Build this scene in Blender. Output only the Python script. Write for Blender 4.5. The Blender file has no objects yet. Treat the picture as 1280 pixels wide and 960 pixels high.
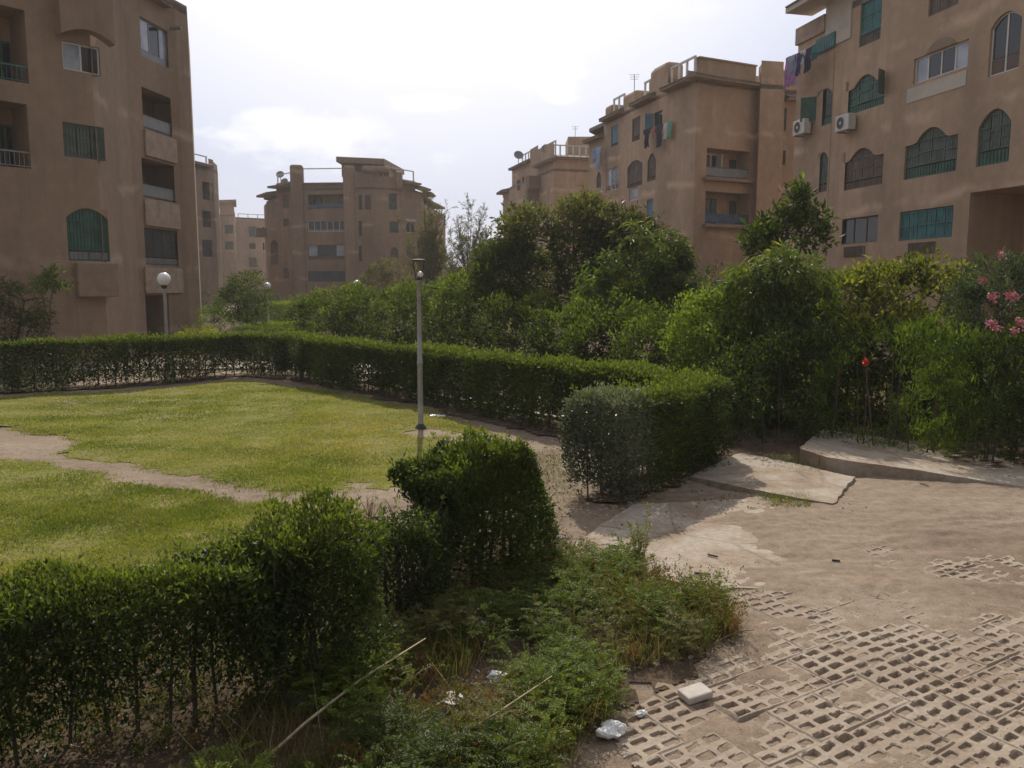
import bpy, math, random
import numpy as np
from mathutils import Vector, Matrix

R = math.radians
rng = np.random.default_rng(7)
random.seed(7)
S = bpy.context.scene
COL = S.collection

# ---------------------------------------------------------------- camera
CAMH = 2.6
PITCH = R(6.84)
F = 1000.0                                    # focal length in px of a 1280 px wide picture
cd = bpy.data.cameras.new('camera'); cam = bpy.data.objects.new('camera', cd); COL.objects.link(cam)
cam.location = (0, 0, CAMH); cam.rotation_euler = (R(90) - PITCH, 0, 0)
cd.sensor_width = 36; cd.lens = 36 * F / 1280; cd.clip_end = 3000; cd.clip_start = 0.05
S.camera = cam

# ---------------------------------------------------------------- world, sun, exposure
SUN_EL, SUN_AZ = R(43), R(-6)
sdir = Vector((math.sin(SUN_AZ) * math.cos(SUN_EL), math.cos(SUN_AZ) * math.cos(SUN_EL), math.sin(SUN_EL)))
W = bpy.data.worlds.new('World'); S.world = W; W.use_nodes = True
nt = W.node_tree; nt.nodes.clear()
out = nt.nodes.new('ShaderNodeOutputWorld'); bg = nt.nodes.new('ShaderNodeBackground')
sky = nt.nodes.new('ShaderNodeTexSky'); sky.sky_type = 'NISHITA'; sky.sun_disc = False
sky.sun_elevation = SUN_EL; sky.sun_rotation = SUN_AZ
sky.air_density = 1.0; sky.dust_density = 3.0; sky.ozone_density = 1.5
hs = nt.nodes.new('ShaderNodeMixRGB'); hs.inputs[0].default_value = 0.85
tc = nt.nodes.new('ShaderNodeTexCoord')
dt = nt.nodes.new('ShaderNodeVectorMath'); dt.operation = 'DOT_PRODUCT'; dt.inputs[1].default_value = tuple(sdir)
nt.links.new(tc.outputs['Generated'], dt.inputs[0])
hr = nt.nodes.new('ShaderNodeValToRGB'); e = hr.color_ramp.elements      # thin high haze, brightest round the sun
e[0].position = 0.0; e[0].color = (2.9, 2.8, 2.9, 1); e[1].position = 1.0; e[1].color = (12.5, 12, 11.6, 1)
q = e.new(.45); q.color = (6.3, 6.4, 7.0, 1); q = e.new(.80); q.color = (5.9, 6.25, 7.7, 1)
nt.links.new(dt.outputs['Value'], hr.inputs[0]); nt.links.new(hr.outputs[0], hs.inputs[2])
L = nt.links.new
def wm(op, a, b=None, clamp=False):
    m = nt.nodes.new('ShaderNodeMath'); m.operation = op; m.use_clamp = clamp
    for i, x in ((0, a), (1, b)):
        if x is None: continue
        if hasattr(x, 'is_output'): L(x, m.inputs[i])
        else: m.inputs[i].default_value = x
    return m.outputs[0]
sx = nt.nodes.new('ShaderNodeSeparateXYZ'); L(tc.outputs['Generated'], sx.inputs[0])
yy = wm('MAXIMUM', sx.outputs[1], .05); cu_, cv_ = wm('DIVIDE', sx.outputs[0], yy), wm('DIVIDE', sx.outputs[2], yy)
mp = nt.nodes.new('ShaderNodeMapping'); mp.inputs['Scale'].default_value = (1.0, 1.0, 1.9)
nz = nt.nodes.new('ShaderNodeTexNoise'); nz.inputs['Scale'].default_value = 13; nz.inputs['Detail'].default_value = 9; nz.inputs['Roughness'].default_value = 0.6
L(tc.outputs['Generated'], mp.inputs[0]); L(mp.outputs[0], nz.inputs['Vector'])
tot = None
for (u0, v0, a_, b_, k_) in ((-.27, .190, .15, .034, .95), (-.33, .185, .08, .03, .6), (-.108, .222, .062, .016, 1.0), (.05, .248, .062, .034, 1.15), (.075, .238, .04, .02, .6), (-.21, .160, .20, .03, .45), (.25, .33, .2, .02, .3), (-.62, .30, .2, .05, .8), (.75, .3, .25, .05, .8)):
    du = wm('DIVIDE', wm('SUBTRACT', cu_, u0), a_); dv = wm('DIVIDE', wm('SUBTRACT', cv_, v0), b_)
    r2 = wm('ADD', wm('MULTIPLY', du, du), wm('MULTIPLY', dv, dv))
    e_ = wm('MULTIPLY', wm('SUBTRACT', 1.0, r2, True), k_)
    tot = e_ if tot is None else wm('MAXIMUM', tot, e_)
cm = wm('MULTIPLY', wm('SUBTRACT', wm('ADD', tot, wm('MULTIPLY', nz.outputs[0], 2.8)), 1.75), 1.5, True)
cm = wm('MULTIPLY', cm, wm('MULTIPLY', tot, 2.0, True), True)
cl = nt.nodes.new('ShaderNodeMixRGB'); cl.inputs[2].default_value = (9.6, 9.6, 9.9, 1)
L(sky.outputs[0], hs.inputs[1]); L(hs.outputs[0], cl.inputs[1]); L(cm, cl.inputs[0])
L(cl.outputs[0], bg.inputs[0]); bg.inputs[1].default_value = 0.12; L(bg.outputs[0], out.inputs[0])
sl = bpy.data.lights.new('sun', 'SUN'); so = bpy.data.objects.new('sun', sl); COL.objects.link(so)
sl.energy = 4.2; sl.angle = R(0.6); sl.color = (1.0, 0.93, 0.82)
so.rotation_euler = sdir.to_track_quat('Z', 'Y').to_euler(); so.location = (0, 30, 40)
vs = S.view_settings
vs.view_transform = 'Standard'; vs.look = 'None'; vs.gamma = 1; vs.use_curve_mapping = False; vs.exposure = -0.08
S.cycles.max_bounces = 6; S.cycles.diffuse_bounces = 3; S.cycles.glossy_bounces = 2
S.cycles.transmission_bounces = 4; S.cycles.transparent_max_bounces = 8; S.cycles.volume_bounces = 0

# ---------------------------------------------------------------- geometry of the picture -> metres
CP, SP = math.cos(PITCH), math.sin(PITCH)
def ray(px, py):
    u = (px - 640) / F; v = (480 - py) / F
    return np.array([u, CP + v * SP, -SP + v * CP])
def G(px, py, z=0.0):
    d = ray(px, py); t = (z - CAMH) / d[2]
    return np.array([d[0] * t, d[1] * t])
def PY(px, Y, z=1.5):
    """plan position seen at column px at distance Y"""
    k = (px - 640) / F
    return np.array([k * (Y * CP + (CAMH - z) * SP), Y])
def at(px, py, Y):
    d = ray(px, py); t = Y / d[1]
    return np.array([d[0] * t, Y, CAMH + d[2] * t])

# ---------------------------------------------------------------- object helpers
def tag(o, label=None, cat=None, group=None, kind=None):
    if label: o['label'] = label
    if cat: o['category'] = cat
    if group: o['group'] = group
    if kind: o['kind'] = kind
    return o
def empty(name, loc=(0, 0, 0)):
    o = bpy.data.objects.new(name, None); COL.objects.link(o); o.location = loc; o.empty_display_size = .2
    return o
def link(name, me, mat, parent=None, keep=True):
    if mat: me.materials.append(mat)
    o = bpy.data.objects.new(name, me); COL.objects.link(o)
    if parent:
        o.parent = parent
        b = parent
        off = Vector((0, 0, 0))
        while b: off += b.location; b = b.parent
        if keep: o.location = -off
    return o
def raw_mesh(name, V, Fq, attrs=None, smooth=False):
    """V (n,3) array, Fq (m,k) int array of equal-size faces"""
    V = np.asarray(V, dtype=np.float32); Fq = np.asarray(Fq, dtype=np.int32)
    me = bpy.data.meshes.new(name)
    me.vertices.add(len(V)); me.vertices.foreach_set('co', V.ravel())
    k = Fq.shape[1]
    me.loops.add(Fq.size); me.loops.foreach_set('vertex_index', Fq.ravel())
    me.polygons.add(len(Fq)); me.polygons.foreach_set('loop_start', np.arange(0, Fq.size, k, dtype=np.int32))
    try: me.polygons.foreach_set('loop_total', np.full(len(Fq), k, dtype=np.int32))
    except Exception: pass
    me.polygons.foreach_set('use_smooth', np.full(len(Fq), smooth, dtype=bool))
    if attrs:
        for a, v in attrs.items():
            at_ = me.attributes.new(a, 'FLOAT', 'POINT'); at_.data.foreach_set('value', np.asarray(v, dtype=np.float32))
    me.update(calc_edges=True)
    return me

class MB:
    def __init__(s): s.v = []; s.f = []
    def quad(s, a, b, c, d):
        n = len(s.v); s.v += [tuple(a), tuple(b), tuple(c), tuple(d)]; s.f.append((n, n+1, n+2, n+3))
    def hexa(s, p):           # p: 8 corners, bottom 4 ccw, top 4
        n = len(s.v); s.v += [tuple(q) for q in p]
        for f in ((3,2,1,0),(4,5,6,7),(0,1,5,4),(1,2,6,5),(2,3,7,6),(3,0,4,7)): s.f.append(tuple(n+i for i in f))
    def box(s, x0, x1, y0, y1, z0, z1):
        s.hexa([(x0,y0,z0),(x1,y0,z0),(x1,y1,z0),(x0,y1,z0),(x0,y0,z1),(x1,y0,z1),(x1,y1,z1),(x0,y1,z1)])
    def tube(s, pts, rad, seg=6, cap=True):
        pts = [Vector(p) for p in pts]; n = len(pts); base = len(s.v)
        if not hasattr(rad, '__len__'): rad = [rad]*n
        up = Vector((0.13, 0.31, 0.94))
        for i, p in enumerate(pts):
            t = (pts[min(i+1, n-1)] - pts[max(i-1, 0)]).normalized()
            a = t.cross(up)
            if a.length < 1e-3: a = t.cross(Vector((1, 0, 0)))
            a.normalize(); b = t.cross(a)
            for k in range(seg):
                w = 2*math.pi*k/seg
                s.v.append(tuple(p + (a*math.cos(w) + b*math.sin(w))*rad[i]))
        for i in range(n-1):
            for k in range(seg):
                k2 = (k+1) % seg
                s.f.append((base+i*seg+k, base+i*seg+k2, base+(i+1)*seg+k2, base+(i+1)*seg+k))
        if cap:
            s.f.append(tuple(base+k for k in reversed(range(seg)))); s.f.append(tuple(base+(n-1)*seg+k for k in range(seg)))
    def lathe(s, c, prof, seg=20):
        """prof [(r,z)...] about vertical axis through c"""
        base = len(s.v)
        for r, z in prof:
            for k in range(seg):
                w = 2*math.pi*k/seg; s.v.append((c[0]+r*math.cos(w), c[1]+r*math.sin(w), c[2]+z))
        for i in range(len(prof)-1):
            for k in range(seg):
                k2 = (k+1) % seg
                s.f.append((base+i*seg+k, base+i*seg+k2, base+(i+1)*seg+k2, base+(i+1)*seg+k))
    def prism(s, poly, z0, z1):
        """poly: plan points ccw; z1 may be list"""
        n = len(poly); b = len(s.v)
        zt = z1 if hasattr(z1, '__len__') else [z1]*n
        s.v += [(p[0], p[1], z0) for p in poly] + [(p[0], p[1], z) for p, z in zip(poly, zt)]
        s.f.append(tuple(b+i for i in reversed(range(n)))); s.f.append(tuple(b+n+i for i in range(n)))
        for i in range(n):
            j = (i+1) % n; s.f.append((b+i, b+j, b+n+j, b+n+i))
    def build(s, name, mat, parent=None, smooth=False, bevel=0):
        me = bpy.data.meshes.new(name); me.from_pydata(s.v, [], s.f)
        if smooth: me.polygons.foreach_set('use_smooth', [True]*len(me.polygons))
        me.update()
        o = link(name, me, mat, parent)
        if bevel:
            m = o.modifiers.new('bevel', 'BEVEL'); m.width = bevel; m.segments = 2; m.limit_method = 'ANGLE'
        return o

# ---------------------------------------------------------------- smooth pseudo noise
def make_noise(seed, n=14, octs=3):
    g = np.random.default_rng(seed)
    K = []; 
    for o in range(octs):
        for _ in range(n):
            d = g.normal(size=3); d /= np.linalg.norm(d)
            K.append((d * (2**o) * g.uniform(.7, 1.4), g.uniform(0, 6.28), 0.5**o))
    tot = math.sqrt(sum(a*a for _, _, a in K)/2)
    def f(x, y, z=0.0, s=1.0):
        r = 0
        for k, p, a in K: r = r + a*np.sin(s*(k[0]*x + k[1]*y + k[2]*z) + p)
        return r / tot
    return f
N1, N2, N3 = make_noise(1), make_noise(2), make_noise(3)

# ---------------------------------------------------------------- materials
def new_mat(name):
    m = bpy.data.materials.new(name); m.use_nodes = True; n = m.node_tree.nodes
    return m, n, m.node_tree.links.new, n['Principled BSDF']
def rgba(c): return (c[0], c[1], c[2], 1)
def noise_node(n, L, scale, detail=4, vec=None, rough=.55):
    t = n.new('ShaderNodeTexNoise'); t.inputs['Scale'].default_value = scale; t.inputs['Detail'].default_value = detail; t.inputs['Roughness'].default_value = rough
    if vec: L(vec, t.inputs['Vector'])
    return t
def ramp(n, L, src, stops):
    r = n.new('ShaderNodeValToRGB'); e = r.color_ramp.elements
    while len(e) < len(stops): e.new(0.5)
    for i, (p, c) in enumerate(stops): e[i].position = p; e[i].color = rgba(c)
    L(src, r.inputs[0]); return r
def mix(n, L, f, a, b, mode='MIX'):
    m = n.new('ShaderNodeMixRGB'); m.blend_type = mode
    for i, x in ((0, f), (1, a), (2, b)):
        if hasattr(x, 'is_output'): L(x, m.inputs[i])
        elif i == 0: m.inputs[0].default_value = x
        else: m.inputs[i].default_value = rgba(x)
    return m.outputs[0]
def math_(n, L, op, a, b=None, clamp=False):
    m = n.new('ShaderNodeMath'); m.operation = op; m.use_clamp = clamp
    for i, x in ((0, a), (1, b)):
        if x is None: continue
        if hasattr(x, 'is_output'): L(x, m.inputs[i])
        else: m.inputs[i].default_value = x
    return m.outputs[0]
def bump(n, L, h, b, strength=.3, dist=.02):
    t = n.new('ShaderNodeBump'); t.inputs['Strength'].default_value = strength; t.inputs['Distance'].default_value = dist
    L(h, t.inputs['Height']); L(t.outputs[0], b.inputs['Normal'])
def simple(name, c, rough=.7, var=.25, scale=6, metal=0, bmp=.15):
    m, n, L, b = new_mat(name)
    g = n.new('ShaderNodeNewGeometry')
    t = noise_node(n, L, scale, 5, g.outputs['Position'])
    lo = tuple(x*(1-var) for x in c); hi = tuple(min(1, x*(1+var)) for x in c)
    r = ramp(n, L, t.outputs[0], [(.3, lo), (.7, hi)])
    L(r.outputs[0], b.inputs['Base Color']); b.inputs['Roughness'].default_value = rough; b.inputs['Metallic'].default_value = metal
    if bmp: bump(n, L, t.outputs[0], b, bmp, .01)
    return m
def stucco(name, base, floor=2.9, off=0.0, pale=.5):
    m, n, L, b = new_mat(name)
    g = n.new('ShaderNodeNewGeometry'); P = g.outputs['Position']
    mp = n.new('ShaderNodeMapping'); mp.inputs['Scale'].default_value = (1, 1, .35); L(P, mp.inputs[0])
    a = noise_node(n, L, .35, 6, mp.outputs[0], .6); c = noise_node(n, L, 2.2, 6, P, .65)
    lo = tuple(x*.72 for x in base); hi = tuple(x*1.2 for x in base)
    col = ramp(n, L, a.outputs[0], [(.3, lo), (.7, hi)]).outputs[0]
    c2 = ramp(n, L, c.outputs[0], [(.25, (.85,)*3), (.75, (1.1,)*3)]).outputs[0]
    col = mix(n, L, 1.0, col, c2, 'MULTIPLY')
    # vertical water streaks
    mv = n.new('ShaderNodeMapping'); mv.inputs['Scale'].default_value = (2.5, 2.5, .12); L(P, mv.inputs[0])
    st = noise_node(n, L, 1.6, 5, mv.outputs[0], .6)
    sf = ramp(n, L, st.outputs[0], [(.5, (0,)*3), (.72, (.4,)*3)]).outputs[0]
    col = mix(n, L, sf, col, tuple(x*.72 for x in base))
    # pale patched plaster along the floor slabs
    sx = n.new('ShaderNodeSeparateXYZ'); L(P, sx.inputs[0])
    wob = noise_node(n, L, .5, 3, P)
    z = math_(n, L, 'ADD', sx.outputs[2], math_(n, L, 'MULTIPLY', wob.outputs[0], .9))
    fr = math_(n, L, 'FRACT', math_(n, L, 'DIVIDE', math_(n, L, 'ADD', z, off), floor))
    band = math_(n, L, 'SUBTRACT', 1.0, math_(n, L, 'MULTIPLY', math_(n, L, 'ABSOLUTE', math_(n, L, 'SUBTRACT', fr, .5)), 10.0), True)
    pn = noise_node(n, L, .45, 4, P)
    pm = ramp(n, L, pn.outputs[0], [(.48, (0,)*3), (.58, (1,)*3)]).outputs[0]
    bf = math_(n, L, 'MULTIPLY', math_(n, L, 'MULTIPLY', band, pm), pale)
    col = mix(n, L, bf, col, tuple(min(1, x*1.35+.05) for x in base))
    L(col, b.inputs['Base Color']); b.inputs['Roughness'].default_value = .93
    b.inputs['Specular IOR Level'].default_value = .2
    f = noise_node(n, L, 14, 6, P, .7)
    bump(n, L, f.outputs[0], b, .35, .03)
    return m
def leaf_mat(name, dark, mid, light, young, trans=.4, rough=.55, spec=.3):
    m, n, L, b = new_mat(name)
    a = n.new('ShaderNodeAttribute'); a.attribute_name = 'rnd'
    y = n.new('ShaderNodeAttribute'); y.attribute_name = 'yng'
    col = ramp(n, L, a.outputs['Fac'], [(0, dark), (.5, mid), (1, light)]).outputs[0]
    col = mix(n, L, y.outputs['Fac'], col, young)
    L(col, b.inputs['Base Color']); b.inputs['Roughness'].default_value = rough
    b.inputs['Specular IOR Level'].default_value = spec
    tr = n.new('ShaderNodeBsdfTranslucent')
    tcol = mix(n, L, 1.0, col, (1.25, 1.35, .5), 'MULTIPLY'); L(tcol, tr.inputs[0])
    mx = n.new('ShaderNodeMixShader'); mx.inputs[0].default_value = trans
    L(b.outputs[0], mx.inputs[1]); L(tr.outputs[0], mx.inputs[2])
    L(mx.outputs[0], n['Material Output'].inputs[0])
    return m

M = {}
M['stucco'] = stucco('brown_stucco', (.305, .217, .15), off=.35, pale=.8)
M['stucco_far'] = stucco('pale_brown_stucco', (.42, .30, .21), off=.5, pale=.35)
M['stucco_right'] = stucco('tan_stucco', (.45, .318, .22), off=1.1, pale=.75)
M['plaster_pale'] = simple('patched_plaster', (.36, .27, .2), .9, .2, 3)
M['stucco_plain'] = simple('plain_brown_plaster', (.275, .2, .137), .93, .14, 2.5)
M['white_wall'] = simple('white_paint_wall', (.5, .44, .37), .8, .12, 2)
M['white_frame'] = simple('white_aluminium', (.62, .6, .56), .5, .08, 3, bmp=0)
M['grey_frame'] = simple('grey_aluminium', (.2, .2, .2), .45, .15, 3, bmp=0)
M['green'] = simple('green_shutter_paint', (.035, .095, .065), .55, .35, 2.5)
M['green_dull'] = simple('faded_green_shutter_paint', (.075, .10, .08), .65, .3, 2.5)
M['teal'] = simple('teal_shutter_paint', (.035, .14, .14), .6, .35, 2.5)
M['blue'] = simple('blue_shutter_paint', (.10, .22, .30), .6, .3, 2.5)
M['brown_shutter'] = simple('brown_shutter_paint', (.12, .088, .065), .7, .3, 2.5)
M['dark_door'] = simple('dark_door_paint', (.04, .045, .035), .6, .3, 2)
M['rail_grey'] = simple('grey_rail_paint', (.22, .22, .21), .6, .2, 3, bmp=0)
M['rail_blue'] = simple('blue_rail_paint', (.05, .10, .17), .6, .25, 3, bmp=0)
M['rail_white'] = simple('white_rail_paint', (.62, .6, .56), .6, .15, 3, bmp=0)
M['tile'] = simple('grey_roof_tile', (.2, .17, .15), .85, .35, 5)
M['concrete'] = simple('old_concrete', (.36, .295, .225), .92, .22, 2.5, bmp=.3)
m, n, Lk, b = new_mat('sand_strewn_concrete'); g = n.new('ShaderNodeNewGeometry'); P_ = g.outputs['Position']
a = noise_node(n, Lk, 1.6, 8, P_, .65); c = noise_node(n, Lk, 18, 7, P_, .7); d = noise_node(n, Lk, 70, 4, P_, .6)
col = ramp(n, Lk, a.outputs[0], [(.32, (.25, .185, .13)), (.45, (.33, .26, .19)), (.6, (.42, .36, .29)), (.75, (.30, .235, .17))]).outputs[0]
col = mix(n, Lk, 1.0, col, ramp(n, Lk, c.outputs[0], [(.3, (.75,)*3), (.7, (1.12,)*3)]).outputs[0], 'MULTIPLY')
v = n.new('ShaderNodeTexVoronoi'); v.feature = 'DISTANCE_TO_EDGE'; v.inputs['Scale'].default_value = .45; Lk(mix(n, Lk, .12, P_, a.outputs['Color'], 'ADD'), v.inputs['Vector'])
ck = ramp(n, Lk, v.outputs['Distance'], [(.002, (.75,)*3), (.010, (1,)*3)]).outputs[0]
Lk(mix(n, Lk, 1.0, col, ck, 'MULTIPLY'), b.inputs['Base Color']); b.inputs['Roughness'].default_value = .95; b.inputs['Specular IOR Level'].default_value = .15
bump(n, Lk, math_(n, Lk, 'ADD', c.outputs[0], math_(n, Lk, 'MULTIPLY', d.outputs[0], .5)), b, .5, .02); M['slab'] = m
M['concrete_white'] = simple('pale_concrete_block', (.47, .42, .36), .9, .15, 12, bmp=.3)
M['stone'] = simple('grey_stone', (.15, .14, .13), .95, .35, 9, bmp=.5)
M['pole'] = simple('weathered_grey_pole', (.33, .315, .30), .6, .22, 5, bmp=.1)
M['pole_white'] = simple('white_pole', (.6, .6, .58), .6, .12, 5, bmp=.05)
M['rust'] = simple('dark_rusted_metal', (.05, .045, .042), .7, .4, 12)
M['globe'] = simple('white_opal_globe', (.8, .8, .79), .25, .05, 2, bmp=0)
M['ac'] = simple('off_white_casing', (.55, .53, .48), .5, .1, 6, bmp=0)
M['black'] = simple('black_metal', (.02, .02, .02), .5, .2, 8, bmp=0)
M['bark'] = simple('brown_bark', (.10, .075, .055), .95, .4, 14, bmp=.6)
M['bark_grey'] = simple('grey_bark', (.17, .14, .11), .95, .35, 12, bmp=.6)
M['twig'] = simple('dry_stalk', (.42, .33, .2), .85, .25, 20, bmp=.2)
m, n, Lk, b = new_mat('window_glass'); b.inputs['Base Color'].default_value = (.028, .032, .036, 1); b.inputs['Roughness'].default_value = .06
b.inputs['Specular IOR Level'].default_value = .5
g = n.new('ShaderNodeNewGeometry'); t = noise_node(n, Lk, .8, 2, g.outputs['Position']); bump(n, Lk, t.outputs[0], b, .04, .02); M['glass'] = m
m, n, Lk, b = new_mat('curtained_glass'); b.inputs['Base Color'].default_value = (.34, .37, .44, 1); b.inputs['Roughness'].default_value = .12
g = n.new('ShaderNodeNewGeometry'); t = noise_node(n, Lk, 1.1, 3, g.outputs['Position'])
r_ = ramp(n, Lk, t.outputs[0], [(.35, (.22, .25, .30)), (.65, (.42, .45, .52))]); Lk(r_.outputs[0], b.inputs['Base Color']); M['glass_pale'] = m
def cloth(name, c): return simple(name, c, .9, .2, 8, bmp=.1)

# leaves
M['hedge'] = leaf_mat('clipped_hedge_leaf', (.028, .042, .012), (.052, .078, .018), (.09, .12, .028), (.21, .25, .05), .42, .5, .35)
M['hedge_grey'] = leaf_mat('dusty_hedge_leaf', (.035, .048, .03), (.075, .09, .06), (.15, .16, .12), (.25, .27, .2), .3, .35, .6)
M['bush'] = leaf_mat('bush_leaf', (.022, .036, .010), (.045, .066, .015), (.09, .12, .025), (.20, .25, .045), .5)
M['bush_bright'] = leaf_mat('bright_bush_leaf', (.045, .07, .012), (.095, .14, .022), (.16, .21, .036), (.26, .31, .06), .5)
M['bush_yellow'] = leaf_mat('yellow_green_leaf', (.08, .10, .018), (.17, .19, .034), (.26, .27, .05), (.38, .34, .08), .5)
M['bush_blue'] = leaf_mat('grey_green_leaf', (.03, .05, .03), (.06, .085, .05), (.11, .14, .085), (.17, .2, .12), .35)
M['mango'] = leaf_mat('dark_tree_leaf', (.036, .05, .017), (.072, .092, .028), (.125, .15, .048), (.30, .20, .10), .46, .5, .35)
M['mango_light'] = leaf_mat('mango_leaf', (.035, .06, .015), (.07, .11, .024), (.13, .17, .04), (.28, .26, .09), .5, .5, .35)
M['olive'] = leaf_mat('olive_brown_leaf', (.08, .075, .03), (.13, .12, .045), (.18, .17, .07), (.25, .2, .1), .4)
M['wispy'] = leaf_mat('wispy_leaf', (.07, .075, .04), (.12, .12, .06), (.18, .17, .08), (.26, .22, .09), .4)
M['weed'] = leaf_mat('weed_leaf', (.055, .08, .014), (.115, .16, .026), (.19, .24, .04), (.20, .17, .08), .45, .5, .3)
M['drygrass'] = leaf_mat('dry_grass', (.16, .11, .06), (.27, .19, .10), (.38, .29, .17), (.10, .16, .04), .35, .8, .2)
M['grass'] = leaf_mat('lawn_grass', (.115, .15, .028), (.21, .235, .046), (.33, .325, .085), (.46, .37, .17), .4, .6, .25)
M['litter'] = leaf_mat('dead_leaf', (.10, .065, .04), (.20, .13, .085), (.32, .24, .16), (.5, .47, .42), .15, .8, .2)
M['pink'] = leaf_mat('pink_petal', (.40, .10, .17), (.52, .18, .26), (.65, .34, .40), (.6, .1, .1), .08)
M['red'] = leaf_mat('red_petal', (.5, .03, .02), (.6, .05, .03), (.7, .1, .06), (.6, .1, .1), .08)

# ground materials
def ground_mat():
    m, n, L, b = new_mat('sandy_ground')
    g = n.new('ShaderNodeNewGeometry'); P = g.outputs['Position']
    a = noise_node(n, L, .5, 8, P, .6); c = noise_node(n, L, 9, 8, P, .7); d = noise_node(n, L, 60, 4, P, .6)
    col = ramp(n, L, a.outputs[0], [(.3, (.20, .146, .102)), (.5, (.27, .207, .149)), (.72, (.335, .27, .202))]).outputs[0]
    c2 = ramp(n, L, c.outputs[0], [(.3, (.74, .72, .7)), (.65, (1.1, 1.1, 1.1))]).outputs[0]
    col = mix(n, L, 1.0, col, c2, 'MULTIPLY')
    d2 = ramp(n, L, d.outputs[0], [(.35, (.8, .8, .8)), (.7, (1.1, 1.1, 1.1))]).outputs[0]
    col = mix(n, L, 1.0, col, d2, 'MULTIPLY')
    v = n.new('ShaderNodeTexVoronoi'); v.inputs['Scale'].default_value = 22; L(P, v.inputs['Vector'])
    pm = ramp(n, L, v.outputs['Distance'], [(.05, (1,)*3), (.12, (0,)*3)]).outputs[0]
    sel = noise_node(n, L, 3.5, 3, P); sm = ramp(n, L, sel.outputs[0], [(.55, (0,)*3), (.6, (1,)*3)]).outputs[0]
    pf = math_(n, L, 'MULTIPLY', pm, sm)
    col = mix(n, L, pf, col, (.17, .13, .10))
    L(col, b.inputs['Base Color']); b.inputs['Roughness'].default_value = .96; b.inputs['Specular IOR Level'].default_value = .15
    h = math_(n, L, 'ADD', c.outputs[0], math_(n, L, 'MULTIPLY', d.outputs[0], .4))
    bump(n, L, h, b, .55, .03)
    return m
M['ground'] = ground_mat()
m, n, Lk, b = new_mat('lawn_soil'); g = n.new('ShaderNodeNewGeometry'); P_ = g.outputs['Position']
a = noise_node(n, Lk, 1.1, 7, P_, .65); c = noise_node(n, Lk, 14, 6, P_, .7)
col = ramp(n, Lk, a.outputs[0], [(.28, (.28, .22, .12)), (.42, (.22, .20, .07)), (.6, (.19, .19, .05)), (.75, (.27, .235, .09))]).outputs[0]
c2 = ramp(n, Lk, c.outputs[0], [(.3, (.7, .7, .65)), (.7, (1.15, 1.15, 1.1))]).outputs[0]
col = mix(n, Lk, 1.0, col, c2, 'MULTIPLY'); Lk(col, b.inputs['Base Color']); b.inputs['Roughness'].default_value = 1
b.inputs['Specular IOR Level'].default_value = .1
bump(n, Lk, c.outputs[0], b, .8, .04); M['lawn'] = m
m, n, Lk, b = new_mat('grid_paver_concrete'); g = n.new('ShaderNodeNewGeometry'); P_ = g.outputs['Position']
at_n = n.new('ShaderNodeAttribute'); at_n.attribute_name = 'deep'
a = noise_node(n, Lk, 1.3, 6, P_, .6); c = noise_node(n, Lk, 35, 6, P_, .7)
col = ramp(n, Lk, a.outputs[0], [(.3, (.27, .205, .15)), (.55, (.345, .28, .215)), (.75, (.41, .35, .28))]).outputs[0]
c2 = ramp(n, Lk, c.outputs[0], [(.3, (.8,)*3), (.7, (1.1,)*3)]).outputs[0]
col = mix(n, Lk, 1.0, col, c2, 'MULTIPLY')
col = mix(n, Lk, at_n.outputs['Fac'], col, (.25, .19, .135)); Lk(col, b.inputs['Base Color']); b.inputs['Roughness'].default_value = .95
b.inputs['Specular IOR Level'].default_value = .15
bump(n, Lk, c.outputs[0], b, .4, .01); M['paver'] = m

# ================================================================ GROUND
def inpoly(x, y, poly):
    r = np.zeros(np.shape(x), bool); n = len(poly)
    for i in range(n):
        x0, y0 = poly[i]; x1, y1 = poly[(i+1) % n]
        c = ((y0 > y) != (y1 > y)) & (x < (x1-x0)*(y-y0)/(y1-y0+1e-12)+x0)
        r ^= c
    return r
def gp(lst): return [tuple(G(a, b)) for a, b in lst]
def segdist(x, y, pts, closed=True):
    d = np.full(np.shape(x), 1e9); n = len(pts)
    for i in range(n if closed else n-1):
        ax, ay = pts[i]; bx, by = pts[(i+1) % n]
        vx, vy = bx-ax, by-ay; L2 = vx*vx+vy*vy+1e-12
        t = np.clip(((x-ax)*vx+(y-ay)*vy)/L2, 0, 1)
        d = np.minimum(d, np.hypot(x-ax-t*vx, y-ay-t*vy))
    return d
def sdist(x, y, poly):
    d = segdist(x, y, poly); return np.where(inpoly(x, y, poly), d, -d)

PAV = [(.05, 2.2), (.55, 4.1), (1.0, 4.75), (1.5, 5.75), (1.9, 6.5), (3.2, 7.3), (5.2, 8.6), (7.6, 8.6), (7.6, 2.2)]
def ground_h(x, y):
    h = .012*N1(x, y, 0, 1.6) + .006*N2(x, y, 0, 7) + .003*N3(x, y, 0, 24)
    # ruts and dried ridges in the packed sand on the right
    r = np.clip(sdist(x, y, [(1.2, 6.2), (3.5, 10.2), (8.5, 10.2), (9, 4), (4, 3)])/1.2, 0, 1)
    h = h + r*.017*np.abs(N2(x*.5 + 4, y*1.6, 1, 5))
    p = sdist(x, y, PAV)
    k = np.clip(p/.55, 0, 1); k = k*k*(3-2*k)
    bury = np.clip((y-5.4)/2.6, 0, 1)*.020 + .010*N3(x, y, 2, 2.0) + .008*N1(x+5, y, 0, 6)
    inside = -.012 + bury + .005*N2(x, y, 0, 14) + .003*N2(x, y, 0, 30)
    return h*(1-k) + inside*k
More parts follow.
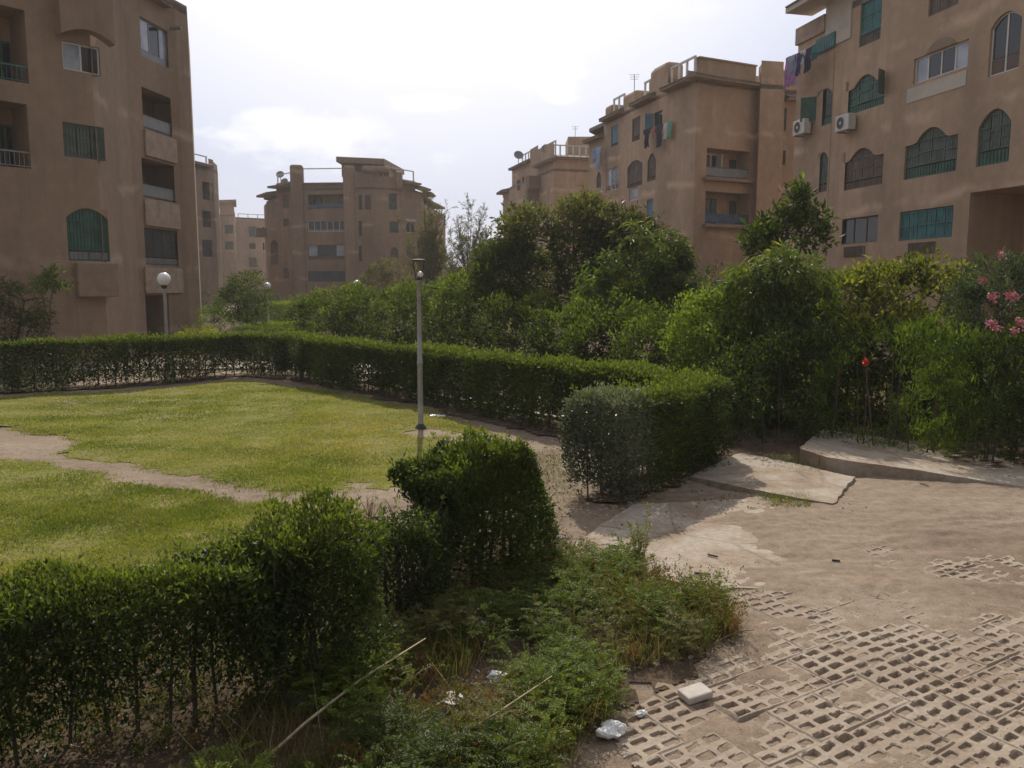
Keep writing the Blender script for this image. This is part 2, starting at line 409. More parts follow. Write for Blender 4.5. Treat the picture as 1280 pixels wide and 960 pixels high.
def axis(fine0, fine1, step, lo, hi):
    a = list(np.arange(fine0, fine1, step)); s = step; v = fine1
    while v < hi: a.append(v); s *= 1.35; v += s
    a.append(hi); s = step; v = fine0 - step
    while v > lo: a.insert(0, v); s *= 1.35; v -= s
    a.insert(0, lo); return np.array(a)
gx, gy = axis(-4.5, 8.5, .03, -900, 900), axis(2.8, 13.0, .03, -200, 1800)
X, Y = np.meshgrid(gx, gy)
fade = np.clip((Y-16)/10, 0, 1)
Z = ground_h(X, Y)*(1-fade)
Z = np.where((np.abs(X) > 30) | (Y > 60) | (Y < -5), 0, Z)
nx, ny = len(gx), len(gy)
I = np.arange(nx*ny).reshape(ny, nx)
Q = np.stack([I[:-1, :-1], I[:-1, 1:], I[1:, 1:], I[1:, :-1]], -1).reshape(-1, 4)
gr = link('ground', raw_mesh('ground', np.stack([X, Y, Z], -1).reshape(-1, 3), Q, smooth=True), M['ground'])
tag(gr, kind='structure')

# perforated grid paving: concrete blocks with rows of rectangular cells, settled unevenly
def paving():
    st = .0105
    xs = np.arange(-.1, 6.3, st); ys = np.arange(2.9, 8.5, st)
    an = R(31); ca, sa = math.cos(an), math.sin(an); bu, bv = .44, .40
    st = .0100; U, V = np.meshgrid(np.arange(1.2, 10.4, st), np.arange(-2.2, 8.0, st))
    wx = U*ca - V*sa; wy = U*sa + V*ca
    X = wx + .03*N1(wx, wy, 5, .8); Y = wy + .03*N2(wx, wy, 5, .8)
    iv = np.floor(V/bv); U2 = U + (iv % 2)*bu*.5
    iu = np.floor(U2/bu)
    g = np.random.default_rng(3)
    tab = g.normal(size=(64, 64, 4))
    a, b = (iu.astype(int) % 64), (iv.astype(int) % 64)
    T = tab[b, a]
    fu = U2 - iu*bu; fv = V - iv*bv
    z = .001 + .003*T[..., 0] + (fu/bu-.5)*.008*T[..., 1] + (fv/bv-.5)*.008*T[..., 2] + .004*N1(X, Y, 0, 1.5)
    # three by four cells per block
    cu, cv = bu/3, bv/4
    hu = np.abs((fu % cu) - cu/2); hv = np.abs((fv % cv) - cv/2)
    wob = .004*N3(X, Y, 0, 40)
    d = np.minimum(cu/2 - .025 + wob - hu, cv/2 - .029 + wob - hv)      # >0 inside the cell
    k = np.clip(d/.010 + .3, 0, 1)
    edge = np.minimum(np.minimum(fu, bu-fu), np.minimum(fv, bv-fv))
    ke = np.clip(1 - edge/.006, 0, 1)*.010
    crumble = np.clip(N2(X, Y, 9, 3.0) - 1.35, 0, 1)*.03
    z = z - k*.038 - ke - crumble + .0012*N3(X, Y, 0, 55)
    crop = (X > -.1) & (X < 6.6) & (Y > 2.9) & (Y < 8.6)
    keep = crop & (sdist(X, Y, PAV) + .10*N2(X, Y, 0, 2.5) + .05*N3(X, Y, 0, 9) > -.05)
    ny, nx = X.shape; I = np.arange(nx*ny).reshape(ny, nx)
    kc = keep[:-1, :-1] & keep[1:, 1:] & keep[:-1, 1:] & keep[1:, :-1]
    Q = np.stack([I[:-1, :-1], I[:-1, 1:], I[1:, 1:], I[1:, :-1]], -1)[kc]
    used = np.unique(Q); remap = np.zeros(nx*ny, int); remap[used] = np.arange(len(used))
    Vv = np.stack([X, Y, z], -1).reshape(-1, 3)[used]
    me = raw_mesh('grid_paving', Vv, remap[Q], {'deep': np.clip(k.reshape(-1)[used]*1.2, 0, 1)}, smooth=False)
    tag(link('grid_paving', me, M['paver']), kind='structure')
paving()

# lawn sheet with a ragged edge round the worn path
LAWN_OUT = gp([(-260, 512), (0, 497), (150, 489), (300, 476), (400, 486), (530, 512), (640, 548), (665, 600), (600, 640), (470, 700), (300, 740), (0, 800), (-400, 800)])
PATH = gp([(-260, 530), (0, 536), (50, 541), (88, 540), (80, 554), (74, 566), (110, 577), (165, 582), (205, 594), (250, 599), (300, 610), (340, 618), (400, 619), (450, 614), (520, 612), (600, 640), (460, 690), (440, 645), (380, 639), (320, 630), (260, 618), (210, 608), (150, 598), (90, 586), (40, 577), (0, 572), (-260, 558)])
BARE = [tuple(G(*p)) + (r,) for p, r in (((450, 606), .18), ((533, 541), .36), ((640, 570), .6), ((590, 548), .3), ((600, 590), .5))]
def lawn_field(x, y):
    d = np.minimum(sdist(x, y, LAWN_OUT), -sdist(x, y, PATH))
    for bx, by, r in BARE: d = np.minimum(d, np.hypot((x-bx), (y-by)*.7) - r)
    w = np.clip((x+1.0)/1.6, 0, 1)      # scruffier towards the right-hand corner
    return d + .07*N1(x, y, 0, 2.2) + .04*N2(x, y, 0, 8) + .03*N3(x, y, 0, 22) - .12*w*(N2(x, y, 3, 3)*.5+.5) + .0 - .3*np.clip(N2(x, y, 11, 1.6)*N3(x, y, 11, 2.7) - .9, 0, 1)
def lawn():
    xs = np.arange(-15, 1.6, .05); ys = np.arange(4.4, 24.5, .05)
    X, Y = np.meshgrid(xs, ys)
    f = lawn_field(X, Y); keep = f > 0
    Z = ground_h(X, Y)*(1-np.clip((Y-16)/10, 0, 1)) + .004 + np.clip(f, 0, .25)*.06
    ny, nx = X.shape; I = np.arange(nx*ny).reshape(ny, nx)
    kc = keep[:-1, :-1] & keep[1:, 1:] & keep[:-1, 1:] & keep[1:, :-1]
    Q = np.stack([I[:-1, :-1], I[:-1, 1:], I[1:, 1:], I[1:, :-1]], -1)[kc]
    used = np.unique(Q); remap = np.zeros(nx*ny, int); remap[used] = np.arange(len(used))
    tag(link('lawn', raw_mesh('lawn', np.stack([X, Y, Z], -1).reshape(-1, 3)[used], remap[Q], smooth=True), M['lawn']), kind='structure')
lawn()

def blades(name, x, y, z, h, w, lean, mat, rnd, yng):
    n = len(x); a = rng.uniform(0, 2*np.pi, n); b = rng.uniform(0, 2*np.pi, n)
    V = np.zeros((n, 3, 3), np.float32)
    V[:, 0] = np.stack([x - np.cos(a)*w/2, y - np.sin(a)*w/2, z], -1)
    V[:, 1] = np.stack([x + np.cos(a)*w/2, y + np.sin(a)*w/2, z], -1)
    V[:, 2] = np.stack([x + np.cos(b)*lean*h, y + np.sin(b)*lean*h, z + h], -1)
    Fq = np.arange(n*3).reshape(n, 3)
    return raw_mesh(name, V.reshape(-1, 3), Fq, {'rnd': np.repeat(rnd, 3), 'yng': np.repeat(yng, 3)})
def grass_blades():
    n = 620000
    Yd = 4.8*np.exp(rng.uniform(0, 1, n)*math.log(24/4.8)); u = rng.uniform(-.78, .16, n)
    Xd = u*Yd
    k = lawn_field(Xd, Yd) + rng.normal(0, .09, n) > 0
    dens = np.clip(.72 + .12*N1(Xd, Yd, 7, 1.3) + .28*N3(Xd, Yd, 7, 5), .12, 1); k &= rng.uniform(0, 1, n) < dens
    x, y = Xd[k], Yd[k]; n = len(x)
    h = rng.uniform(.012, .036, n)*(1 + .25*N2(x, y, 0, 2))
    w = .004 + .0011*y*rng.uniform(.7, 1.3, n)
    rn = np.clip(.5 + .12*N1(x, y, 1, .9) + .16*N3(x, y, 1, 4) + rng.normal(0, .15, n), 0, 1)
    yg = np.clip(.12 + .2*N2(x, y, 2, .8) + .15*N3(x, y, 4, 3) + rng.normal(0, .15, n), 0, .9)
    zg = ground_h(x, y)*(1-np.clip((y-16)/10, 0, 1)) + .002 + np.clip(lawn_field(x, y), 0, .25)*.06
    me = blades('grass', x, y, zg, h, w, rng.uniform(.3, 1.0, n), M['grass'], rn, yg)
    tag(link('grass', me, M['grass']), 'short yellowish green grass growing across the lawn', 'grass', kind='stuff')
grass_blades()

# ================================================================ LEAVES
def leaves(name, P, D, ln, aspect, mat, rnd, yng, parent=None, fold=.18):
    """P base points, D unit directions of the leaf, ln lengths"""
    n = len(P); P = np.asarray(P); D = np.asarray(D)
    D = D/np.linalg.norm(D, axis=1, keepdims=True)
    Rv = rng.normal(size=(n, 3)); Rv[:, 2] += .6
    Sd = np.cross(D, Rv); Sd /= np.linalg.norm(Sd, axis=1, keepdims=True)+1e-9
    Nn = np.cross(Sd, D)
    w = (ln*aspect*.5)[:, None]; l = ln[:, None]
    mid = P + D*l*.5
    V = np.stack([P, mid + Sd*w + Nn*w*fold*2, P + D*l - Nn*l*.08, mid - Sd*w + Nn*w*fold*2], 1)
    Fq = np.arange(n*4).reshape(n, 4)
    return link(name, raw_mesh(name, V.reshape(-1, 3), Fq, {'rnd': np.repeat(rnd, 4), 'yng': np.repeat(yng, 4)}), mat, parent)

def hedge(name, path, width, height, n, leaf, label, mat='hedge', bare=.35, nstem=20, round_=.10, group=None, grey=None, stem_r=.013, cat='hedge', lump=.06, hfun=None):
    path = np.array(path, float); seg = np.linalg.norm(np.diff(path, axis=0), axis=1); cum = np.concatenate([[0], np.cumsum(seg)]); Ltot = cum[-1]
    def pos(s):
        i = np.clip(np.searchsorted(cum, s, side='right')-1, 0, len(seg)-1)
        t = (s-cum[i])/seg[i]; p = path[i] + (path[i+1]-path[i])*t[:, None]
        d = (path[i+1]-path[i])/seg[i][:, None]
        return p, d
    root = empty(name, (float(path[0][0]), float(path[0][1]), 0)); tag(root, label, cat, group)
    hw = width/2
    # cross-section perimeter: up one side, over the top, down the other, plus the end caps
    per = height*2 + width
    n_end = int(n*(2*width*height)/(Ltot*per + 2*width*height)); n_side = n - n_end
    s = rng.uniform(0, Ltot, n_side); q = rng.uniform(0, per, n_side)
    off = np.where(q < height, -hw, np.where(q < height+width, -hw + (q-height), hw))
    z = np.where(q < height, q, np.where(q < height+width, height, per-q))
    on = np.where(q < height, -1., np.where(q < height+width, 0., 1.)); nz_ = np.where(on == 0, 1., 0.)
    end = np.zeros(n_side)
    se = np.where(rng.uniform(size=n_end) < .5, 0., Ltot)
    s = np.concatenate([s, se]); off = np.concatenate([off, rng.uniform(-hw, hw, n_end)]); z = np.concatenate([z, rng.uniform(0, height, n_end)])
    on = np.concatenate([on, np.zeros(n_end)]); nz_ = np.concatenate([nz_, np.zeros(n_end)]); end = np.concatenate([end, np.where(se > 0, 1., -1.)])
    # rounding of the corners
    ez = np.clip((z-(height-round_))/round_, 0, 1); eo = np.clip((np.abs(off)-(hw-round_))/round_, 0, 1)
    pull = np.where((ez > 0) & (eo > 0), (np.hypot(ez, eo)-1).clip(0), 0)*round_*.7
    z = z - pull; off = off - np.sign(off)*pull
    depth = -rng.exponential(.075, len(s)).clip(0, hw*.9) 
    p, d = pos(np.clip(s, 0, Ltot)); nrm = np.stack([-d[:, 1], d[:, 0]], 1)
    bumpy = lump*(N1(p[:, 0], p[:, 1], z, 2.1)*.6 + N2(p[:, 0]+off, p[:, 1], z, 6)*.5)
    depth = depth + bumpy + np.where(rng.uniform(size=len(s)) < .07, rng.uniform(0, .11, len(s)), 0)
    off2 = off + on*depth; z2 = z + nz_*depth
    hf = 1.0 if hfun is None else hfun(s/Ltot)
    z2 = z2*hf*(1 + .025*N3(s, 0*s, 0, .9))
    p2 = p + nrm*off2[:, None] + d*(end*depth)[:, None]
    # sparse towards the bottom
    pk = np.clip(.12 + (z2/height - .06 + .06*N2(p2[:, 0], p2[:, 1], 0, 3))/max(bare, 1e-3), 0.10, 1)
    dens = np.clip(.85 + .3*N3(p2[:, 0], p2[:, 1], z2, 4.5), .25, 1)
    k = rng.uniform(size=len(s)) < pk*dens
    p2, z2, on, nz2, end, d, nrm, depth, s = p2[k], z2[k], on[k], nz_[k], end[k], d[k], nrm[k], depth[k], s[k]
    D = rng.normal(0, .55, (len(s), 3)); D[:, :2] += nrm*on[:, None]*.7 + d*(end*.7)[:, None]; D[:, 2] += .45 + nz2*.7
    P = np.concatenate([p2, z2[:, None]], 1)
    rn = np.clip(.48 + .22*N2(P[:, 0], P[:, 1], P[:, 2], 3) + rng.normal(0, .3, len(s)), 0, 1)
    yg = np.maximum(np.clip((z2/height-.86)*6, 0, 1)*rng.uniform(.1, 1, len(s))*(depth > -.06), (rng.uniform(size=len(s)) < .06)*.6)
    if grey is not None:
        gm = (s < grey) | ((end != 0) & (s < .01)); gm &= rng.uniform(size=len(s)) < np.clip(1.25 - s/max(grey, .01)*.7, 0, 1)
        if gm.any():
            leaves('dusty_foliage', P[gm], D[gm], rng.uniform(.75, 1.25, gm.sum())*leaf, .42, M['hedge_grey'], rn[gm], yg[gm], root)
        P, D, rn, yg = P[~gm], D[~gm], rn[~gm], yg[~gm]
    ns = int(Ltot*(22 if leaf < .06 else 9)); ss = rng.uniform(0, Ltot, ns); p, d = pos(ss); nrm = np.stack([-d[:, 1], d[:, 0]], 1); so = rng.uniform(-hw, hw, ns)
    hh = height*(1.0 if hfun is None else hfun(ss/Ltot)) - .03; sh = rng.uniform(.05, .2, ns); b0 = np.concatenate([p+nrm*so[:, None], hh[:, None] if np.ndim(hh) else np.full((ns, 1), hh)], 1)
    e0 = b0 + np.stack([rng.normal(0, .3, ns)*sh, rng.normal(0, .3, ns)*sh, sh], 1); u = rng.uniform(.1, 1, (ns, 9, 1)); SP = (b0[:, None]+(e0-b0)[:, None]*u).reshape(-1, 3); SD = rng.normal(0, .6, SP.shape); SD[:, 2] += .7
    leaves('foliage', np.concatenate([P, SP]), np.concatenate([D, SD]), np.concatenate([rng.uniform(.7, 1.3, len(P))*leaf, rng.uniform(.6, 1.1, len(SP))*leaf]), .42, M[mat],
           np.concatenate([rn, rng.uniform(.3, 1, len(SP))]), np.concatenate([yg, rng.uniform(.2, 1, len(SP))]), root)
    for i in range(nstem):
        ss = np.array([(i+.5+random.uniform(-.35, .35))/nstem*Ltot]); p, d = pos(ss); p = p[0]; d = d[0]; nn = np.array([-d[1], d[0]])
        mb = MB(); b0 = p + nn*random.uniform(-.5, .5)*hw*.7; r = stem_r*random.uniform(.7, 1.3)
        top = b0 + np.array([random.uniform(-.08, .08), random.uniform(-.08, .08)])
        hz = height*.8*(float(hf[0]) if np.ndim(hf) else hf)
        midp = (b0+top)/2 + np.array([random.uniform(-.03, .03), random.uniform(-.03, .03)])
        mb.tube([(b0[0], b0[1], -.03), (midp[0], midp[1], hz*.45), (top[0], top[1], hz)], [r*1.25, r, r*.5], 5)
        for _ in range(5):
            zz = random.uniform(.12, .6)*height; a = random.uniform(0, 6.28); l = random.uniform(.15, .38)
            mb.tube([(b0[0], b0[1], zz), (b0[0]+math.cos(a)*l*.5, b0[1]+math.sin(a)*l*.5, zz+l*.6), (b0[0]+math.cos(a)*l*.8, b0[1]+math.sin(a)*l*.8, zz+l*1.2)], [r*.5, r*.35, r*.15], 4)
        mb.build('stem', M['bark'], root)
    return root

def blob_points(blobs, n):
    """twig tips spread through the outer part of overlapping lumps"""
    w = np.array([b[3]*b[4]+b[4]*b[5]+b[3]*b[5] for b in blobs]); w = w/w.sum()
    c = rng.choice(len(blobs), n, p=w); B = np.array(blobs, float)[c]
    d = rng.normal(size=(n, 3)); d /= np.linalg.norm(d, axis=1, keepdims=True)
    r = 1 - rng.exponential(.16, n).clip(0, .8)
    lum = 1 + .19*N1(d[:, 0]*1.3+c, d[:, 1]*1.3, d[:, 2]*1.3, 2.2) + .14*N2(d[:, 0]*2+c*3, d[:, 1]*2, d[:, 2]*2, 3)
    P = B[:, :3] + d*B[:, 3:6]*(r*lum)[:, None]
    ins = np.zeros(n, bool)
    for i, b in enumerate(blobs):
        b = np.array(b); ins |= (((P-b[:3])/b[3:6])**2).sum(1) < .52
    P, d, c = P[~ins], d[~ins], c[~ins]; n = len(P)
    return P, d, c
def clumpy(bl, k):
    out = []
    for b in bl:
        if min(b[3:6]) < .3 or k == 0: out.append(b); continue
        out.append((b[0], b[1], b[2], b[3]*.8, b[4]*.8, b[5]*.8))
        for _ in range(k):
            d = rng.normal(size=3); d /= np.linalg.norm(d); d[2] = d[2]*.8+.15; q = rng.uniform(.28, .46); r = .98-q*.75
            out.append((b[0]+d[0]*b[3]*r, b[1]+d[1]*b[4]*r, b[2]+d[2]*b[5]*r, b[3]*q, b[4]*q, b[5]*q))
    return out
def plant(name, x, y, blobs, ntw, per, leaf, aspect, mat, label, cat='tree', droop=0., trunk_r=.1, young=.15, group=None, bark='bark', up=.5, spread=.10, limbs=True, stems=0, gap=.25, flowers=None, young_lit_top=.0, part='crown', clump=7, skirt=False):
    """blobs: (dx,dy,z,rx,ry,rz) relative to the foot"""
    root = empty(name, (x, y, 0)); tag(root, label, cat, group)
    bl = [(x+b[0], y+b[1], b[2], b[3], b[4], b[5]) for b in blobs]
    if skirt: bl0 = [(b[0], b[1], min(.42, b[2]*.4), b[3]*.95, b[4]*.9, min(.5, b[2]*.5)) for b in bl]
    else: bl0 = []
    T, d, c = blob_points(clumpy(bl, clump) + bl0, ntw)
    k = (T[:, 2] > .04) & (N3(T[:, 0], T[:, 1], T[:, 2], 1.7/max(.5, bl[0][3]))*.5+.5 > gap*rng.uniform(0, 1.6, len(T)))
    T, d, c = T[k], d[k], c[k]; nt_ = len(T)
    zt = max(b[2]+b[5] for b in bl); zb = min(b[2]-b[5] for b in bl)
    ytw = (rng.uniform(size=nt_) < young) * rng.uniform(.4, 1, nt_)
    ytw = np.maximum(ytw, young_lit_top*np.clip((T[:, 2]-zb)/(zt-zb)*2.2-1.3, 0, 1)*rng.uniform(0, 1.3, nt_)).clip(0, 1)  # paler upper twigs: young growth, plus sunlit tops painted into the bank shrubs
    rtw = np.clip(.45 + .22*N2(T[:, 0], T[:, 1], T[:, 2], 1.6) + rng.normal(0, .1, nt_), 0, 1)
    P = np.repeat(T, per, 0); n = len(P)
    D = rng.normal(0, .6, (n, 3)) + np.repeat(d, per, 0)*.5; D[:, 2] += up
    D /= np.linalg.norm(D, axis=1, keepdims=True)
    P = P + rng.normal(0, spread, (n, 3))*np.array([1, 1, .8])
    D[:, 2] -= droop*rng.uniform(.5, 1.3, n)
    rn = np.clip(np.repeat(rtw, per) + rng.normal(0, .14, n), 0, 1); yg = np.repeat(ytw, per)*rng.uniform(.5, 1, n)
    ln = rng.uniform(.7, 1.25, n)*leaf
    ok = P[:, 2] > .03
    leaves(part, P[ok], D[ok], ln[ok], aspect, M[mat], rn[ok], yg[ok], root)
    if flowers:
        fm, fs, spots = flowers
        for (a_, b_, Y_) in spots:
            m_ = 44; FP = np.repeat(at(a_, b_, Y_)[None], m_, 0) + rng.normal(0, fs, (m_, 3)); FD = rng.normal(size=FP.shape)
            leaves('flower_cluster', FP, FD, rng.uniform(.03, .055, m_), .8, M[fm], rng.uniform(size=m_), np.zeros(m_), root)
    if limbs:
        mb = MB(); cx = np.mean([b[0] for b in bl]); cy = np.mean([b[1] for b in bl]); cz = zb + (zt-zb)*.35; cz = max(cz, .4)
        fork = (x*.6+cx*.4, y*.6+cy*.4, max(.35, cz*.55))
        mb.tube([(x, y, -.05), (x+.02, y+.03, fork[2]*.5), fork], [trunk_r*1.3, trunk_r, trunk_r*.8], 8)
        for b in bl:
            m_ = ((fork[0]+b[0])/2+random.uniform(-.1, .1), (fork[1]+b[1])/2, (fork[2]+b[2])/2-.05)
            mb.tube([fork, m_, (b[0], b[1], b[2])], [trunk_r*.65, trunk_r*.45, trunk_r*.25], 6)
            for _ in range(7):
                a = rng.normal(size=3); a /= np.linalg.norm(a); a[2] = abs(a[2])*.8
                e = (b[0]+a[0]*b[3]*.85, b[1]+a[1]*b[4]*.85, b[2]+a[2]*b[5]*.85)
                mb.tube([(b[0], b[1], b[2]), ((b[0]+e[0])/2, (b[1]+e[1])/2, (b[2]+e[2])/2+.06), e], [trunk_r*.24, trunk_r*.15, trunk_r*.05], 5)
        mb.build('trunk', M[bark], root, smooth=True)
    for i in range(stems):
        mb = MB(); b = bl[i % len(bl)]; a = random.uniform(0, 6.28); q = random.uniform(.1, .7)
        f0 = (b[0]+math.cos(a)*b[3]*q*.5, b[1]+math.sin(a)*b[4]*q*.5); e = (b[0]+math.cos(a)*b[3]*q, b[1]+math.sin(a)*b[4]*q, b[2]+b[5]*.5)
        mb.tube([(f0[0], f0[1], -.03), ((f0[0]+e[0])/2, (f0[1]+e[1])/2, e[2]*.5), e], [.014, .010, .005], 5)
        mb.build('stem', M[bark], root)
    return root

# ================================================================ BUILDINGS
class Building:
    def __init__(s, name, label, base, mat):
        s.root = empty(name, (float(base[0]), float(base[1]), 0)); tag(s.root, label, 'building')
        s.w = MB(); s.mat = mat; s.ring = []
    def part(s, mb, name, mat, parent=None, **k): return mb.build(name, M[mat], parent or s.root, **k)
    def finish(s):
        s.w.build('wall', M[s.mat], s.root)
class Wall:
    """a flat piece of facade from a to b, left to right as seen from outside"""
    def __init__(s, B, a, b, z0, z1):
        s.B = B; s.a = np.array(a, float); s.b = np.array(b, float); s.z0, s.z1 = z0, z1
        v = s.b-s.a; s.L = float(np.linalg.norm(v)); s.u = v/s.L; s.n = np.array([s.u[1], -s.u[0]]); s.op = []
    def P(s, t, z, d=0.):
        p = s.a + s.u*t + s.n*d; return (float(p[0]), float(p[1]), float(z))
    def hit(s, px, py):
        d = ray(px, py); o = -s.a
        t = np.dot(s.a, s.n)/np.dot(d[:2], s.n)
        p = d[:2]*t; return float(np.dot(p-s.a, s.u)), float(CAMH + d[2]*t)
    def rect(s, pxL, pxR, lt, lb, rt=None, rb=None):
        """pixel corners -> (s0,s1,z0,z1) on the plane"""
        if rt is None: rt, rb = lt, lb
        s0a, z1a = s.hit(pxL, lt); s0b, z0a = s.hit(pxL, lb); s1a, z1b = s.hit(pxR, rt); s1b, z0b = s.hit(pxR, rb)
        return (s0a+s0b)/2, (s1a+s1b)/2, (z0a+z0b)/2, (z1a+z1b)/2
    def box(s, mb, s0, s1, z0, z1, d0, d1):
        mb.hexa([s.P(s0, z0, d1), s.P(s1, z0, d1), s.P(s1, z0, d0), s.P(s0, z0, d0), s.P(s0, z1, d1), s.P(s1, z1, d1), s.P(s1, z1, d0), s.P(s0, z1, d0)])
    def opening(s, r, depth=.2, ah=0., k=1., back=False):
        s.op.append((r[0], r[1], r[2], r[3], depth, ah, k, back)); return r
    def topz(s, o, t):
        s0, s1, z0, z1, dp, ah, k, bk = o; m = (s0+s1)/2; h = (s1-s0)/2
        return z1 - ah*min(1., (abs(t-m)/(k*h))**2)
    def flush(s):
        mb = s.B.w
        eps = .001
        ops = [o for o in s.op]
        for o in ops: assert o[1] > o[0] and o[3] > o[2], o
        ss = sorted({0., s.L} | {max(0, min(s.L, v)) for o in ops for v in o[:2]}); zz = sorted({s.z0, s.z1} | {max(s.z0, min(s.z1, v)) for o in ops for v in o[2:4]})
        for i in range(len(ss)-1):
            j = 0
            while j < len(zz)-1:
                ms, mz = (ss[i]+ss[i+1])/2, (zz[j]+zz[j+1])/2
                if any(o[0] < ms < o[1] and o[2] < mz < o[3] for o in ops): j += 1; continue
                k2 = j+1
                while k2 < len(zz)-1 and not any(o[0] < ms < o[1] and o[2] < (zz[k2]+zz[k2+1])/2 < o[3] for o in ops): k2 += 1
                mb.quad(s.P(ss[i], zz[j]), s.P(ss[i+1], zz[j]), s.P(ss[i+1], zz[k2]), s.P(ss[i], zz[k2])); j = k2
        for o in ops:
            s0, s1, z0, z1, dp, ah, k, bk = o; d = -dp
            N = 14 if ah > 0 else 1
            ts = np.linspace(s0, s1, N+1); tz = [s.topz(o, t) for t in ts]
            mb.quad(s.P(s0, z0), s.P(s1, z0), s.P(s1, z0, d), s.P(s0, z0, d))
            mb.quad(s.P(s0, z0), s.P(s0, z0, d), s.P(s0, tz[0], d), s.P(s0, tz[0]))
            mb.quad(s.P(s1, z0), s.P(s1, tz[-1]), s.P(s1, tz[-1], d), s.P(s1, z0, d))
            for i in range(N):
                mb.quad(s.P(ts[i], tz[i]), s.P(ts[i], tz[i], d), s.P(ts[i+1], tz[i+1], d), s.P(ts[i+1], tz[i+1]))
                if ah > 0 and (tz[i] < z1-eps or tz[i+1] < z1-eps):
                    mb.quad(s.P(ts[i], tz[i]), s.P(ts[i+1], tz[i+1]), s.P(ts[i+1], z1), s.P(ts[i], z1))
            if bk: mb.quad(s.P(s0, z0, d), s.P(s1, z0, d), s.P(s1, z1, d), s.P(s0, z1, d))
    # ---- fillings
    def frame(s, o, mat, d0, w=.06, th=.05, mull=(), sill=0.):
        mb = MB(); s0, s1, z0, z1 = o[:4]; N = 12 if o[5] > 0 else 1
        s.box(mb, s0+.004, s0+w, z0+.004, s.topz(o, s0+.004)-.004, d0-th, d0); s.box(mb, s1-w, s1-.004, z0+.004, s.topz(o, s1-.004)-.004, d0-th, d0)
        s.box(mb, s0+w, s1-w, z0+.004, z0+w, d0-th+.004, d0-.004)
        ts = np.linspace(s0+w, s1-w, N+1)
        for i in range(N):
            a, b = s.topz(o, ts[i]), s.topz(o, ts[i+1]); q = d0-th+.004; e = d0-.004
            mb.hexa([s.P(ts[i], a-w, e), s.P(ts[i+1], b-w, e), s.P(ts[i+1], b-w, q), s.P(ts[i], a-w, q), s.P(ts[i], a-.004, e), s.P(ts[i+1], b-.004, e), s.P(ts[i+1], b-.004, q), s.P(ts[i], a-.004, q)])
        for m_ in mull:
            t = s0+(s1-s0)*m_; s.box(mb, t-w/2, t+w/2, z0+w, s.topz(o, t)-w, d0-th+.006, d0-.006)
        if sill: s.box(mb, s0-.06, s1+.06, z0-.06, z0-.003, -.02, sill)
        f = mb.build('window', M[mat], s.B.root); return f
    def pane(s, o, parent, d, mat='glass', a=0., b=1., name='pane', zlo=0.):
        mb = MB(); s0, s1, z0, z1 = o[:4]; N = 8 if o[5] > 0 else 1
        t0, t1 = s0+(s1-s0)*a+.02, s0+(s1-s0)*b-.02; ts = np.linspace(t0, t1, N+1); zb = z0+.02+zlo
        for i in range(N):
            za, zc = s.topz(o, ts[i])-.02, s.topz(o, ts[i+1])-.02
            mb.quad(s.P(ts[i], zb, d), s.P(ts[i+1], zb, d), s.P(ts[i+1], zc, d), s.P(ts[i], za, d))
        return mb.build(name, M[mat], parent)
    def shutter(s, o, parent, d, mat, a=0., b=1., z_lo=0., pl=.105):
        s0, s1, z0, z1 = o[:4]; t0, t1 = s0+(s1-s0)*a+.012, s0+(s1-s0)*b-.012; mb = MB(); n = max(2, round((t1-t0)/pl)); w = (t1-t0)/n
        for i in range(n):
            x0, x1 = t0+i*w+.007, t0+(i+1)*w-.007; q = random.uniform(-.004, .004)
            za, zb = s.topz(o, x0)-.02, s.topz(o, x1)-.02; zl = z0+z_lo+.015
            mb.hexa([s.P(x0, zl, d+q), s.P(x1, zl, d+q), s.P(x1, zl, d-.03), s.P(x0, zl, d-.03), s.P(x0, za, d+q), s.P(x1, zb, d+q), s.P(x1, zb, d-.03), s.P(x0, za, d-.03)])
        for zf in (.06, .5, .93):
            zc = z0+z_lo+(min(s.topz(o, t0), s.topz(o, t1))-z0-z_lo)*zf; s.box(mb, t0, t1, zc-.03, zc+.03, d+.006, d+.022)
        return mb.build('shutter', M[mat], parent)
    def win(s, r, style, mat='green', ah=0., k=1., panes=2, frame='white_frame', low=0., lowmat=None, pale=(), sill=0.):
        r = s.opening(r, .2, ah, k); o = s.op[-1]
        if style == 'shutter':
            f = s.frame(o, mat, -.06, .05, .05, (.5,) if panes == 2 else (), sill)
            s.pane(o, f, -.17)
            lo = low*(r[3]-r[2])
            for i in range(panes): s.shutter(o, f, -.08, mat, i/panes, (i+1)/panes, lo)
            if low:
                mb = MB(); s.box(mb, r[0]+.05, r[1]-.05, r[2]+.05, r[2]+lo-.02, -.12, -.07)
                for q in range(int((r[1]-r[0])/.14)): s.box(mb, r[0]+.06+q*.14, r[0]+.075+q*.14, r[2]+.06, r[2]+lo-.03, -.067, -.05)
                mb.build('lower_panel', M[lowmat or mat], f)
        else:
            f = s.frame(o, frame, -.08, .055, .05, [i/panes for i in range(1, panes)], sill)
            for i in range(panes): s.pane(o, f, -.11, 'glass_pale' if i in pale else 'glass', i/panes, (i+1)/panes, 'pane', low*(r[3]-r[2]))
            if low:
                mb = MB(); s.box(mb, r[0]+.05, r[1]-.05, r[2]+.05, r[2]+low*(r[3]-r[2]), -.14, -.09); mb.build('lower_panel', M[lowmat or frame], f)
        return f
